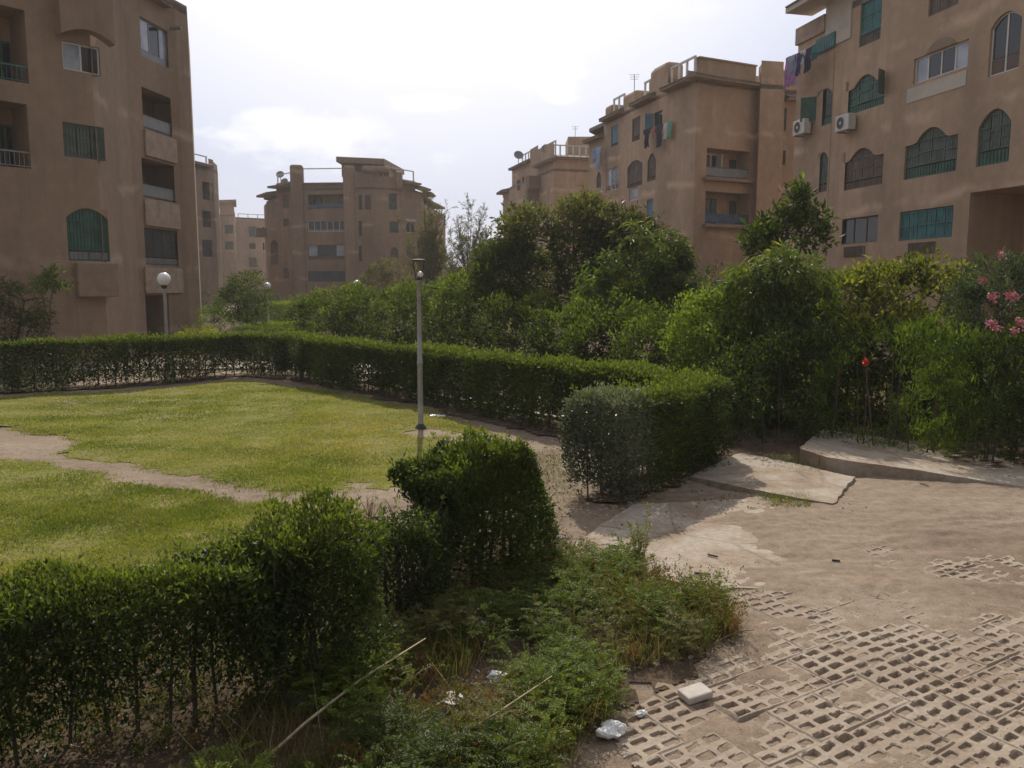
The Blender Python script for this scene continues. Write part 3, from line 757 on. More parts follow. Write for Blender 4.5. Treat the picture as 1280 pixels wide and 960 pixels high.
    def leaf(s, t, z0, z1, w, ang, mat, parent, side=1):
        """a shutter leaf swung open about a vertical hinge at t"""
        mb = MB(); ca, sa = math.cos(ang)*side, math.sin(ang); n = max(3, round(w/.1)); ww = w/n
        for i in range(n):
            q = []
            for zz in (z0, z1):
                for (e, th) in ((i*ww+.006, 0), ((i+1)*ww-.006, 0), ((i+1)*ww-.006, .03), (i*ww+.006, .03)):
                    q.append(s.P(t + e*ca - th*sa, zz, .02 + e*sa + th*abs(ca)))
            mb.hexa(q)
        return mb.build('shutter', M[mat], parent)
    def balcony(s, r, depth=1.3, rail='rail_grey', rail_h=.45, ah=0., k=1., door='dark_door', dpos=(.08, .55), extra=None, solid=None):
        s.opening(r, depth, ah, k, True); s0, s1, z0, z1 = r
        mb = MB(); d = -.10
        s.box(mb, s0+.003, s1-.003, z0+rail_h-.05, z0+rail_h, d-.03, d+.03); s.box(mb, s0+.003, s1-.003, z0+.06, z0+.09, d-.015, d+.015)
        n = max(2, int((s1-s0)/.14))
        for i in range(n+1):
            t = s0+.02+(s1-s0-.04)*i/n; s.box(mb, t-.008, t+.008, z0+.09, z0+rail_h-.05, d-.008, d+.008)
        b = mb.build('balcony_railing', M[rail], s.B.root)
        if solid:
            mb = MB(); s.box(mb, s0+.01, s1-.01, z0+.1, z0+rail_h-.06, d+.018, d+.03); mb.build('rail_panel', M[solid], b)
        q0, q1 = s0+(s1-s0)*dpos[0], s0+(s1-s0)*dpos[1]; zt = z0+min(1.55, (z1-z0)*.92)
        mb = MB(); s.box(mb, q0, q1, z0-.0, zt, -depth+.004, -depth+.06)
        dr = mb.build('balcony_door', M[door], s.B.root)
        mb = MB(); nn = max(2, round((q1-q0)/.45)); w = (q1-q0)/nn
        for i in range(nn): s.box(mb, q0+i*w+.05, q0+(i+1)*w-.05, z0+.1, zt-.08, -depth+.062, -depth+.07)
        mb.build('pane', M['glass'], dr)
def chain(B, pts, z0, z1):
    ws = []
    for i in range(len(pts)-1):
        zt = z1[i] if hasattr(z1, '__len__') else z1
        ws.append(Wall(B, pts[i], pts[i+1], z0, zt))
    return ws
def roof_slab(B, poly, z, mat='tile', name='roof', th=.25):
    mb = MB(); p = [(float(a), float(b)) for a, b in poly]
    ar = sum(p[i][0]*p[(i+1) % len(p)][1]-p[(i+1) % len(p)][0]*p[i][1] for i in range(len(p)))
    if ar < 0: p = p[::-1]
    mb.prism(p, z-th, z); return mb.build(name, M[mat], B.root)
def eave(B, w, z, out_=.5, th=.14, s0=0., s1=None, mat='stucco_plain', tile=True):
    s1 = w.L if s1 is None else s1; mb = MB(); w.box(mb, s0-.05, s1+.05, z, z+th, -.2, out_)
    o = mb.build('eave', M[mat], B.root)
    if tile:
        mb = MB(); n = max(2, int((s1-s0)/.28))
        for i in range(n):
            a, b = s0+(s1-s0)*i/n+.01, s0+(s1-s0)*(i+1)/n-.01
            mb.hexa([w.P(a, z+th+.003, out_+.06), w.P(b, z+th+.003, out_+.06), w.P(b, z+th+.003, -.1), w.P(a, z+th+.003, -.1), w.P(a, z+th+.06, out_+.06), w.P(b, z+th+.06, out_+.06), w.P(b, z+th+.3, -.1), w.P(a, z+th+.3, -.1)])
        mb.build('roof_tiles', M['tile'], o)
    return o
def rail(B, w, z, h=.8, s0=0., s1=None, mat='rail_white', d=-.2, nb=3):
    s1 = w.L if s1 is None else s1; mb = MB()
    w.box(mb, s0, s1, z+h-.1, z+h, d-.06, d+.06)
    for i in range(nb+1):
        t = s0+(s1-s0-.12)*i/nb; w.box(mb, t, t+.12, z, z+h-.1, d-.05, d+.05)
    return mb.build('roof_rail', M[mat], B.root)
def close_back(B, front, back, z0, z1):
    """plain walls round the rear of the block"""
    pts = [front[-1]] + [np.array(p, float) for p in back] + [front[0]]
    for i in range(len(pts)-1):
        a, b = pts[i], pts[i+1]; B.w.quad((a[0], a[1], z0), (b[0], b[1], z0), (b[0], b[1], z1), (a[0], a[1], z1))

exec_order = []
# ---------------------------------------------------------------- building at the left
def bld_left():
    B = Building('apartment_building', 'tall brown apartment block close by on the left with four stacked side balconies', (-17, 33), 'stucco')
    pts = [np.array(p) for p in ((-18.9, 23.6), (-14.5, 28.7), (-15.28, 33.0), (-14.85, 36.0), (-14.62, 36.35), (-14.42, 37.2))]
    TOP = 15.4
    ws = chain(B, pts, -.1, [19, 17.5, 15.7, 15.5, 15.0])
    w0, w1, w2, w3, w4 = ws
    def rr(w, *a): return w.rect(*a)
    # far-left recessed balconies
    r = rr(w0, -40, 33, 5, 98); w0.balcony((r[0], r[1], r[2], r[3]), 1.4, 'teal', .55, door='green', dpos=(.62, .97))
    r = rr(w0, -40, 36, 125, 207); w0.balcony(r, 1.4, 'rail_grey', .55, door='green_dull', dpos=(.7, .98))
    w0.win(rr(w0, 78, 125, 50, 86, 60, 94), 'slide', panes=2, frame='white_frame', pale=(0,))
    w0.win(rr(w0, 79, 131, 152, 195, 160, 201), 'shutter', 'green_dull', panes=3)
    w0.win(rr(w0, 84, 136, 259, 325, 262, 327), 'shutter', 'green', ah=.35, panes=2, low=.18, lowmat='grey_frame')
    # arched hood above the top window
    s0, z = w0.hit(70, 45); s1, _ = w0.hit(136, 45); mb = MB(); N = 12; zb = w0.hit(103, 52)[1]
    for i in range(N):
        a, b = s0+(s1-s0)*i/N, s0+(s1-s0)*(i+1)/N
        za, zc = [zb + .30*(1-((t-(s0+s1)/2)/((s1-s0)/2))**2) for t in (a, b)]
        mb.hexa([w0.P(a, za, .45), w0.P(b, zc, .45), w0.P(b, zc, .003), w0.P(a, za, .003), w0.P(a, 17, .45), w0.P(b, 17, .45), w0.P(b, 17, .003), w0.P(a, 17, .003)])
    B.part(mb, 'window_hood', 'stucco')
    s0, z1 = w0.hit(92, 328); s1, _ = w0.hit(143, 328); _, z0 = w0.hit(120, 371); mb = MB(); w0.box(mb, s0, s1, z0, z1, .003, .3); B.part(mb, 'window_box', 'stucco_plain', bevel=.04)
    # side face
    f = w2.win(rr(w2, 175.5, 225, 16, 66, 52, 95), 'slide', panes=4, frame='grey_frame', low=.2, lowmat='grey_frame', pale=(0, 2))
    for (a, b, c, d) in ((106, 158, 131, 176), (196, 248, 211, 253)):
        w2.balcony(rr(w2, 178, 227, a, b, c, d), 1.3, 'rail_grey', .55, door='dark_door', dpos=(.05, .55), solid='grey_frame')
    w2.win(rr(w2, 181, 227, 282, 331, 292, 332), 'shutter', 'dark_door', panes=4, low=.2, lowmat='grey_frame')
    r = rr(w2, 183, 212, 369, 430); r = (r[0], r[1], .0, r[3]); w2.balcony(r, 1.2, 'black', .3, door='dark_door', dpos=(.1, .9))
    # paler patched parapets under the side openings
    for (lt, lb, rt, rb) in ((161, 192, 179, 209), (251, 280, 255, 289), (334, 366, 336, 367)):
        r = rr(w2, 180, 229, lt, lb, rt, rb); mb = MB(); w2.box(mb, r[0], r[1], r[2], r[3], .003, .09); B.part(mb, 'balcony_parapet', 'plaster_pale', bevel=.015)
    s, z = w2.hit(200, 4)
    eave(B, w2, 14.5, .35, .1, .1, w2.L-.1)
    for w in ws: w.flush()
    mb = MB(); p = w3.P(.1, 13.7, .12); mb.tube([p, (p[0]+.5, p[1]-.1, p[2])], .08, 8); B.part(mb, 'drain_spout', 'grey_frame')
    back = [(-17, 44), (-27, 44), (-30, 30)]; close_back(B, pts, back, -.1, 14.9)
    roof_slab(B, [tuple(p) for p in pts] + back, 14.9, th=.3)
    B.finish()
bld_left()

# ---------------------------------------------------------------- narrow block behind the left one
def bld_behind():
    B = Building('apartment_building', 'brown apartment block peeping out just right of the tall left block', (-30, 82), 'stucco')
    pts = [PY(205, 74), PY(268, 81), PY(274, 82), PY(278.5, 84), PY(279, 88)]
    ws = chain(B, pts, -.1, [14.4, 15.3, 15.1, 14.9])
    w = ws[0]
    for a, b in ((228, 250), (264, 284)): w.balcony(w.rect(253, 266.5, a, b), 1.2, 'rail_blue', .5, door='dark_door')
    w.win(w.rect(253, 267.5, 300, 321), 'shutter', 'dark_door', panes=2)
    eave(B, w, 14.4, .6)
    for w in ws: w.flush()
    rail(B, ws[0], 14.6, .9, nb=3)
    close_back(B, pts, [(-36, 100), (-48, 95)], -.1, 14.4); roof_slab(B, pts + [(-36, 100), (-48, 95)], 14.4)
    B.finish()
bld_behind()

# ---------------------------------------------------------------- far pale block
def bld_far():
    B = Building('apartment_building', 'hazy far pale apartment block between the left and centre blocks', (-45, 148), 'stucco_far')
    pts = [PY(262, 140), PY(279, 144), PY(297, 143), PY(298, 148), PY(350, 152)]
    ws = chain(B, pts, -.1, [15.5, 17.4, 16, 15.4])
    w = ws[1]; w.win(w.rect(281, 291.5, 281, 292), 'shutter', 'green_dull', panes=2)
    w.win(w.rect(281, 291.5, 302, 312), 'shutter', 'green_dull', panes=2)
    w = ws[3]
    w.win(w.rect(311, 320, 283, 296), 'shutter', 'green_dull', panes=2, low=.3); w.win(w.rect(311.5, 319.5, 304, 311), 'shutter', 'dark_door', panes=2)
    w.win(w.rect(311, 321, 322, 334), 'shutter', 'brown_shutter', panes=2)
    w.win(w.rect(328, 334, 283, 295), 'slide', panes=2); w.win(w.rect(328, 334, 303, 313), 'slide', panes=2)
    for w_ in ws: w_.flush()
    roof_slab(B, [PY(274, 143), PY(300, 142), PY(300, 150), PY(276, 152)], 17.9, 'stucco_plain', 'roof_slab', .5)
    rail(B, ws[3], 15.4, .7, nb=4, s0=.5)
    back = [(-40, 170), (-62, 165)]; close_back(B, pts, back, -.1, 15.4); roof_slab(B, pts+back, 15.4)
    B.finish()
bld_far()

# ---------------------------------------------------------------- centre block
def bld_centre():
    B = Building('apartment_building', 'wide brown apartment block facing the lawn in the centre distance', (-18, 92), 'stucco')
    cols = [(334, 98), (337, 95), (350, 91.5), (368, 89.5), (382, 89.2), (433, 88.8), (447, 88.2), (468, 88), (478, 88.3), (505, 89.3), (521, 91), (531, 93.5), (536.5, 97), (538, 100)]
    pts = [PY(a, b) for a, b in cols]
    tops = [12.4, 12.6, 14.2, 15.6, 13.9, 15.2, 15.0, 15.1, 14.6, 14.4, 13.4, 12.2, 12.0]
    ws = chain(B, pts, -.1, tops)
    w = ws[2]; w.win(w.rect(353.5, 361, 243, 260), 'shutter', 'brown_shutter', panes=2); w.win(w.rect(354, 361, 273, 283), 'shutter', 'brown_shutter', panes=2); w.win(w.rect(354, 361, 334, 348), 'shutter', 'brown_shutter', ah=.3)
    w = ws[1]; w.balcony(w.rect(338.5, 347.5, 300, 331), 1.6, 'rail_grey', .8, ah=.4, dpos=(.3, .9))
    w = ws[4]
    w.balcony(w.rect(385, 432, 243, 261), 1.3, 'rail_grey', .45, dpos=(.03, .27), solid='rail_blue')
    w.win(w.rect(385, 432, 276, 289.5), 'slide', panes=6, frame='white_frame', low=.2, lowmat='rail_grey')
    w.win(w.rect(385, 432, 306, 324.5), 'slide', panes=4, frame='brown_shutter', pale=(0, 3), low=.25, lowmat='brown_shutter')
    w.win(w.rect(385, 432, 339, 352), 'slide', panes=5, frame='black')
    w = ws[6]
    for a, b in ((244, 262), (276, 295.5), (307, 326.5)): w.win(w.rect(443.5 if False else 448.2, 452.5, a, b), 'shutter', 'dark_door', panes=2)
    w.win(w.rect(456, 463.5, 244, 262), 'shutter', 'brown_shutter', panes=2)
    w = ws[5]
    w = ws[8]
    w.win(w.rect(486, 496, 242, 262), 'shutter', 'green_dull', panes=2, low=.25); w.win(w.rect(487, 498, 277, 291), 'shutter', 'green_dull', panes=2); w.win(w.rect(488, 498, 309, 322), 'shutter', 'brown_shutter', ah=.4)
    w = ws[9]; w.win(w.rect(507.5, 519, 277, 291), 'slide', panes=2, ah=.5); w.win(w.rect(508, 519, 308, 322), 'shutter', 'brown_shutter')
    # white surround of the arched window
    r = w.rect(506, 520, 275, 277); mb = MB(); w.box(mb, r[0], r[1], r[2], r[3]+.1, .004, .06); B.part(mb, 'window_surround', 'white_wall')
    # string course of paler plaster below each opening row
    for i in (2, 3, 5, 6, 8, 9):
        pass
    for w_ in ws: w_.flush()
    for i in (1, 2): eave(B, ws[i], 13.6 if i == 2 else 13.0, 1.1)
    for i in (9, 10, 11): eave(B, ws[i], 13.9 - .3*(i-9), .9)
    eave(B, ws[4], 13.85, .25, .12, tile=False)
    rail(B, ws[4], 14.1, 1.45, nb=1); rail(B, ws[2], 14.2, 1.0, nb=1); rail(B, ws[8], 14.6, 1.0, nb=1, s0=.3); rail(B, ws[9], 14.4, 1.1, nb=1)
    # thick piers
    for px0, px1, Yp, zt in ((367, 383, 88.7, 15.9), (432, 447, 87.9, 15.7), (455, 489, 87.5, 15.6), (497, 506, 88.5, 15.2)):
        a, b = PY(px0, Yp), PY(px1, Yp+.2); mb = MB(); ww = Wall(B, a, b, 0, zt)
        if px0 == 455: ww.box(mb, 0, ww.L, 14.9, zt, -1.5, 0)
        elif px0 == 497: ww.box(mb, 0, ww.L, 13.2, zt, -1.2, 0)
        else: ww.box(mb, 0, ww.L, -.1, zt, -1.5, 0)
        B.part(mb, 'pier', 'stucco', bevel=.25)
    # roof room with overhanging slab
    a, b = PY(431, 90.5), PY(489, 90.5); mb = MB(); mb.box(a[0], b[0], 90.5, 96, 14.8, 16.2); B.part(mb, 'roof_room', 'stucco')
    mb = MB(); a, b = PY(424.5, 89), PY(496, 89); mb.hexa([(a[0], 89, 16.2), (b[0]-1, 88.2, 15.75), (b[0], 97, 15.9), (a[0], 97, 16.4), (a[0], 89, 16.75), (b[0]-1, 88.2, 16.4), (b[0], 97, 16.5), (a[0], 97, 17.0)]); B.part(mb, 'roof_slab', 'stucco_plain')
    back = [(-9, 110), (-28, 110)]; close_back(B, pts, back, -.1, 12.4); roof_slab(B, pts+back, 13.4)
    # small projecting side balcony
    w = ws[0]; mb = MB(); w.box(mb, 1.0, 2.6, 8.6, 9.6, .0, 1.2); B.part(mb, 'side_balcony', 'stucco_plain')
    B.finish()
bld_centre()

# ---------------------------------------------------------------- block right of centre
def bld_right_far():
    B = Building('apartment_building', 'brown apartment block behind the dark tree right of centre, dishes on its roof', (4, 84), 'stucco_right')
    cols = [(628.5, 96), (629.5, 92), (636, 89), (640, 87.3), (662, 81.5), (672, 78.8), (691, 74.5), (740, 75.5)]
    pts = [PY(a, b) for a, b in cols]
    ws = chain(B, pts, -.1, [12.6, 13.0, 13.1, 15.2, 16.2, 15.8, 14.2])
    w = ws[3]
    w.win(w.rect(642, 650, 259, 280), 'shutter', 'brown_shutter', ah=.5); w.win(w.rect(653.5, 661.5, 255, 277), 'shutter', 'brown_shutter', ah=.5)
    w.win(w.rect(646, 650.5, 225, 238), 'shutter', 'brown_shutter'); w.win(w.rect(652.5, 655.5, 221, 229), 'shutter', 'dark_door', panes=1); w.win(w.rect(657.5, 661, 220, 233), 'shutter', 'brown_shutter', panes=1)
    w = ws[2]; w.win(w.rect(636.3, 639.5, 262, 280), 'shutter', 'brown_shutter', ah=.3)
    w = ws[4]; w.win(w.rect(666, 671, 251, 274), 'shutter', 'brown_shutter', ah=.3, panes=1)
    for w_ in ws: w_.flush()
    eave(B, ws[6], 14.2, .5); eave(B, ws[3], 15.0, .4); eave(B, ws[5], 14.0, .6); eave(B, ws[1], 13.0, .8)
    rail(B, ws[6], 14.4, 1.15, nb=6); rail(B, ws[3], 15.3, .9, nb=3, s0=3.); rail(B, ws[5], 14.6, 1.3, nb=3, s0=1)
    mb = MB(); p = ws[5].P(.4, 12.2, 0); q = ws[5]; q.box(mb, .2, .8, 12.0, 13.2, 0.003, 1.2); q.box(mb, -.4, .3, 11.0, 12.0, .003, 1.2); B.part(mb, 'stair_bracket', 'stucco_plain')
    back = [(11, 95), (2, 105)]; close_back(B, pts, back, -.1, 12.6); roof_slab(B, pts+back, 13.4)
    a = PY(718, 78); mb = MB(); mb.box(a[0]-.6, a[0]+2.4, 80, 84, 13.3, 17.2); B.part(mb, 'roof_room', 'stucco_right')
    B.finish()
bld_right_far()

# ---------------------------------------------------------------- middle right block
def bld_right_mid():
    B = Building('apartment_building', 'brown apartment block with corner balconies and a tiled parapet, middle of the right side', (12, 50), 'stucco_right')
    cols = [(734, 61), (752, 58.5), (806, 51.8), (829, 49.5), (858, 47.0), (864, 46.6), (878, 47.1), (938, 48.7), (941, 47.9), (968, 48.2), (971, 49.3), (1075, 50)]
    pts = [PY(a, b) for a, b in cols]
    ws = chain(B, pts, -.1, [13.2, 14.6, 15.4, 14.4, 14.4, 14.4, 14.4, 15.4, 15.6, 15.2, 14.9])
    w = ws[1]
    w.win(w.rect(764, 773, 159, 184, 155, 181), 'shutter', 'blue', panes=2, low=.15, lowmat='brown_shutter')
    w.win(w.rect(790, 800, 149, 178, 145, 174), 'shutter', 'brown_shutter', panes=2, low=.2)
    w.win(w.rect(757.5, 773, 212, 240, 208, 236), 'slide', panes=3, frame='white_frame', low=.25, lowmat='brown_shutter', pale=(0,))
    w.win(w.rect(784, 803, 203, 236, 198, 231), 'shutter', 'brown_shutter', ah=.35, panes=3, low=.15)
    w.win(w.rect(786, 797, 236, 252, 233, 249), 'slide', panes=1, frame='white_frame', pale=(0,)); w.win(w.rect(770, 779, 262, 290, 259, 287), 'shutter', 'blue')
    w = ws[0]; w.win(w.rect(745.5, 751.5, 215, 235), 'shutter', 'brown_shutter', ah=.4)
    w = ws[2]
    f = w.win(w.rect(817, 828, 141, 161, 138, 158), 'slide', panes=2, frame='green_dull')
    r = w.rect(817, 828, 141, 161, 138, 158); w.leaf(r[0]-.02, r[2], r[3], .5, R(75), 'blue', f, -1)
    w.win(w.rect(809, 820, 193, 228, 190, 224), 'shutter', 'brown_shutter', ah=.5, low=.15); w.win(w.rect(808, 816.5, 250, 276, 248, 273), 'shutter', 'blue', low=.2, lowmat='white_frame')
    w = ws[3]
    r = w.rect(834, 855, 302, 345); w.opening((r[0], r[1], 1.0, r[3]), 1.0, 0, 1, True); mb = MB(); a = w.rect(841, 852, 306, 328); w.box(mb, a[0], a[1], a[2], a[3], -.99, -.9); B.part(mb, 'ground_floor_window', 'dark_door')
    w = ws[6]
    r = w.rect(880, 937, 186, 222, 188, 224); w.balcony(r, 1.0, 'rail_blue', .62, door='white_frame', dpos=(.12, .5), solid='rail_grey')
    r2 = w.rect(880, 937, 240, 280, 241, 281); w.balcony(r2, 1.0, 'rail_blue', .6, door='green', dpos=(.10, .5), solid='rail_blue')
    for q, m_ in ((r, 'dark_door'), (r2, 'green_dull')):
        mb = MB(); t = q[0]+(q[1]-q[0])*.8; w.box(mb, t, t+.5, q[2]+.3, q[3]-.35, -.997, -.95); B.part(mb, 'balcony_window', m_)
    mb = MB(); t = r[0]; w.box(mb, r[0]+.35, r[0]+.42, r[2]+.6, r[3]-.2, -.95, -.5); w.box(mb, r[0]+1.7, r[0]+1.77, r[2]+.6, r[3]-.2, -.95, -.5); B.part(mb, 'open_shutter', 'white_frame')
    for q in (r, r2):
        mb = MB(); w.box(mb, q[0]-.1, q[1]+.1, q[2]-.22, q[2]-.02, .003, .35); B.part(mb, 'balcony_slab', 'stucco_plain', bevel=.03)
    w = ws[10]
    w.win(w.rect(972.5, 983, 135, 163), 'shutter', 'green_dull', panes=2, low=.2); w.win(w.rect(972.5, 982, 188, 206), 'shutter', 'green_dull', panes=2)
    for w_ in ws: w_.flush()
    eave(B, ws[0], 13.2, .5); eave(B, ws[1], 14.2, .5, s0=.3, s1=3.3); eave(B, ws[1], 14.2, .5, s0=5.2, s1=7.9)
    eave(B, ws[3], 14.2, .55); eave(B, ws[5], 14.2, .6, s0=-.7); eave(B, ws[6], 14.2, .6); eave(B, ws[10], 13.6, .6, s1=3)
    for a, b in ((1.2, 3.0), (6.0, 7.8)): rail(B, ws[1], 14.6, 1.0, s0=a, s1=b, nb=2)
    w = ws[1]; mb = MB(); 
    for a, b, zt in ((.0, 1.2, 15.3), (3.0, 5.0, 15.4), (8.0, w.L, 16.0)): w.box(mb, a, b, 14.2, zt, -1.2, -.02)
    B.part(mb, 'roof_pier', 'stucco_right', bevel=.2)
    w = ws[2]; mb = MB(); w.box(mb, .2, w.L-.2, 15.0, 16.1, -1.2, -.02); B.part(mb, 'roof_pier', 'stucco_right', bevel=.25)
    rail(B, ws[3], 14.55, 1.1, nb=3)
    w = ws[6]; mb = MB(); w.box(mb, -.5, w.L, 14.4, 15.5, -.5, -.2); w.box(mb, -.6, w.L, 15.5, 15.58, -.6, -.1); B.part(mb, 'roof_parapet', 'stucco_right')
    mb = MB(); a, b = PY(880, 54), PY(1010, 54); mb.box(a[0], b[0], 52.5, 60, 14, 15.9); B.part(mb, 'roof_room', 'stucco_right')
    back = [(26, 66), (10, 70)]; close_back(B, pts, back, -.1, 13.2); roof_slab(B, pts+back, 14.3)
    B.finish()
bld_right_mid()

# ---------------------------------------------------------------- near right block
GL = {}
def bld_right():
    B = Building('apartment_building', 'large tan apartment block nearest on the right with green shutters and air conditioners', (14, 32), 'stucco_right')
    def onl(px):
        k = (px-640)/F; Y = 21.6/(k*CP+.24); X = 21.6-.24*Y; return np.array([X, Y])
    pts = [onl(985.5), onl(1018), onl(1049), onl(1640)]
    ws = chain(B, pts, -.1, [13.95, 14.6, 18.5])
    wa, wb, w = ws
    full = Wall(B, pts[0], pts[3], 0, 18); GL['w'] = full
    def R_(*a): return full.rect(*a)
    def sh(r, wx):          # shift from the long wall to a piece of it
        o = float(np.dot(wx.a-full.a, full.u)); return (r[0]-o, r[1]-o, r[2], r[3])
    def W_(wx, r, *a, **k): return wx.win(sh(r, wx), *a, **k)
    W_(w, R_(1075, 1102, -3, 58, -12, 49), 'shutter', 'teal', panes=2, low=.22, lowmat='brown_shutter')
    W_(w, R_(1161.5, 1199, -25, 19, -42, 6), 'shutter', 'brown_shutter', panes=3)
    W_(w, R_(1237, 1276, 19, 96, 12, 84), 'slide', panes=2, ah=.35, low=.28, lowmat='brown_shutter')
    W_(w, R_(1142, 1210, 73, 104, 50, 84), 'slide', panes=4, pale=(0, 3))
    f = W_(wb, R_(1021, 1040.5, 113, 161, 109, 152), 'slide', panes=2, ah=.3, low=.2, lowmat='green', frame='green')
    r = sh(R_(1021, 1040.5, 113, 161, 109, 152), wb); wb.leaf(r[0]-.01, r[2]+.3, r[3]-.2, .62, R(52), 'green', f, -1); wb.shutter(wb.op[-1], f, -.04, 'green_dull', .55, 1.0, .35)
    f = W_(w, R_(1057, 1106, 101, 143, 86, 132), 'shutter', 'green', ah=.38, k=.6, panes=3, low=.22)
    r = sh(R_(1057, 1106, 101, 143, 86, 132), w); w.leaf(r[1]+.0, r[2]+.35, r[3]-.15, .55, R(60), 'green_dull', f, 1)
    W_(w, R_(1050.5, 1104, 190, 238, 180, 231), 'shutter', 'brown_shutter', ah=.42, k=.6, panes=4, low=.2)
    W_(wb, R_(1021.5, 1034.5, 191, 241, 190, 239), 'shutter', 'green_dull', ah=.3, panes=2, low=.2, lowmat='brown_shutter')
    W_(w, R_(1131, 1197, 166, 225, 152, 213), 'shutter', 'green_dull', ah=.45, k=.6, panes=4, low=.24, lowmat='green')
    W_(w, R_(1222, 1263, 139, 209, 134, 201), 'shutter', 'green_dull', ah=.5, panes=3, low=.26, lowmat='green')
    W_(w, R_(1044.5 if False else 1050, 1097, 274, 306, 269, 302), 'slide', panes=3, frame='brown_shutter', pale=())
    W_(w, R_(1124, 1191, 265, 301, 257, 296), 'shutter', 'teal', panes=6)
    for a in ((1056, 1081, 308, 321), (1136, 1169, 303, 317)):
        rr_ = sh(R_(*a), w); mb = MB(); w.box(mb, rr_[0], rr_[1], rr_[2], rr_[3], .003, .03)
        for q in range(int((rr_[1]-rr_[0])/.09)): w.box(mb, rr_[0]+q*.09, rr_[0]+q*.09+.03, rr_[2], rr_[3], .03, .05)
        B.part(mb, 'vent_grille', 'brown_shutter')
    # arched opening scar and white patch round the sliding window
    rr_ = sh(R_(1134, 1208, 111, 129, 89, 107), w); mb = MB(); w.box(mb, rr_[0], rr_[1], rr_[2], rr_[3], .003, .02); B.part(mb, 'white_patch', 'white_wall')
    rr_ = sh(R_(1158, 1196, 58, 66, 49, 58), w); mb = MB(); N = 12; m_ = (rr_[0]+rr_[1])/2; h_ = (rr_[1]-rr_[0])/2
    zb = sh(R_(1142, 1210, 73, 104, 50, 84), w)[3]
    for i in range(N):
        a, b = rr_[0]+(rr_[1]-rr_[0])*i/N, rr_[0]+(rr_[1]-rr_[0])*(i+1)/N
        za, zc = [zb+.03+.34*(1-((t-m_)/h_)**2) for t in (a, b)]
        mb.hexa([w.P(a, zb+.01, .03), w.P(b, zb+.01, .03), w.P(b, zb+.01, .003), w.P(a, zb+.01, .003), w.P(a, za, .03), w.P(b, zc, .03), w.P(b, zc, .003), w.P(a, za, .003)])
    B.part(mb, 'window_head', 'stucco_plain')
    # recessed corner below at the right
    s0, z1 = full.hit(1213, 241); o = float(np.dot(w.a-full.a, full.u)); w.opening((s0-o, w.L-.5, .3, z1), 2.2, 0, 1, True)
    mb = MB(); q = w.hit(1262, 296); w.box(mb, q[0], q[0]+3, q[1]-.8, q[1], -1.9, -1.2); B.part(mb, 'planter', 'teal')
    # top-floor white corner with its eave
    mb = MB(); rr_ = sh(R_(1018.5, 1049, 36, 66, 22, 58), wb); wb.box(mb, .02, wb.L-.02, 12.55, 14.59, .003, .05); B.part(mb, 'white_corner', 'white_wall')
    rr_ = sh(R_(1022, 1046, 49, 66, 41, 60), wb); mb = MB(); wb.box(mb, rr_[0], rr_[1], rr_[2], rr_[3], .052, .1)
    for q in range(8): t = rr_[0]+(rr_[1]-rr_[0])*q/8; wb.box(mb, t+.01, t+(rr_[1]-rr_[0])/8-.02, rr_[2]+.04, rr_[3]-.04, .1, .115)
    B.part(mb, 'corner_shutter', 'teal')
    eave(B, wb, 14.35, 1.1, .2, -1.3, wb.L, mat='white_wall')
    rail(B, wb, 14.9, .8, nb=2, mat='rail_grey', s0=-.4)
    mb = MB(); wa.box(mb, -.1, wa.L, 13.3, 14.0, -.5, .1); B.part(mb, 'terrace_parapet', 'plaster_pale')
    # seam between the two houses
    mb = MB(); t = full.hit(1037, 200)[0]-float(np.dot(wb.a-full.a, full.u)); wb.box(mb, t, t+.03, 0, 12.3, .002, .012); B.part(mb, 'joint_strip', 'stucco_plain')
    for w_ in ws: w_.flush()
    back = [(30, 16), (30, 40), (15, 42)]; close_back(B, pts, back, -.1, 13.9); roof_slab(B, pts+back, 13.9)
    B.finish()
bld_right()

# ---------------------------------------------------------------- low far houses in the centre gap
def low_house(px0, px1, Yd, ztop, label, step=None):
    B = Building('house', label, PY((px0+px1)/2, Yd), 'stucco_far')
    pts = [PY(px0, Yd+1), PY(px0+(px1-px0)*.2, Yd), PY(px1, Yd+.6)]
    ws = chain(B, pts, -.1, [ztop-.4, ztop])
    w = ws[1]; n = 3
    for i in range(n):
        t = w.L*(i+.3)/n
        for z in (1.2, 4.2):
            if z+1.6 < ztop: w.win((t, t+1.3, z, z+1.3), 'shutter', 'brown_shutter', ah=.2)
    for w_ in ws: w_.flush()
    a, b = pts[-1], pts[0]; back = [(a[0]+.5, Yd+10), (b[0], Yd+10)]; close_back(B, pts, back, -.1, ztop-.4); roof_slab(B, pts+back, ztop-.4)
    mb = MB(); w.box(mb, 0, w.L, ztop, ztop+.15, -.2, .2); B.part(mb, 'parapet_coping', 'plaster_pale')
    if step:
        mb = MB(); w.box(mb, step[0], step[1], ztop-.3, ztop+step[2], -3, -.5); B.part(mb, 'roof_room', 'stucco_far')
    B.finish()
low_house(546, 592, 112, 5.4, 'low pale house seen beneath the wispy trees in the centre gap')
low_house(588, 628, 140, 9.4, 'pale far house between the wispy trees and the right blocks', (2, 4.5, 1.0))

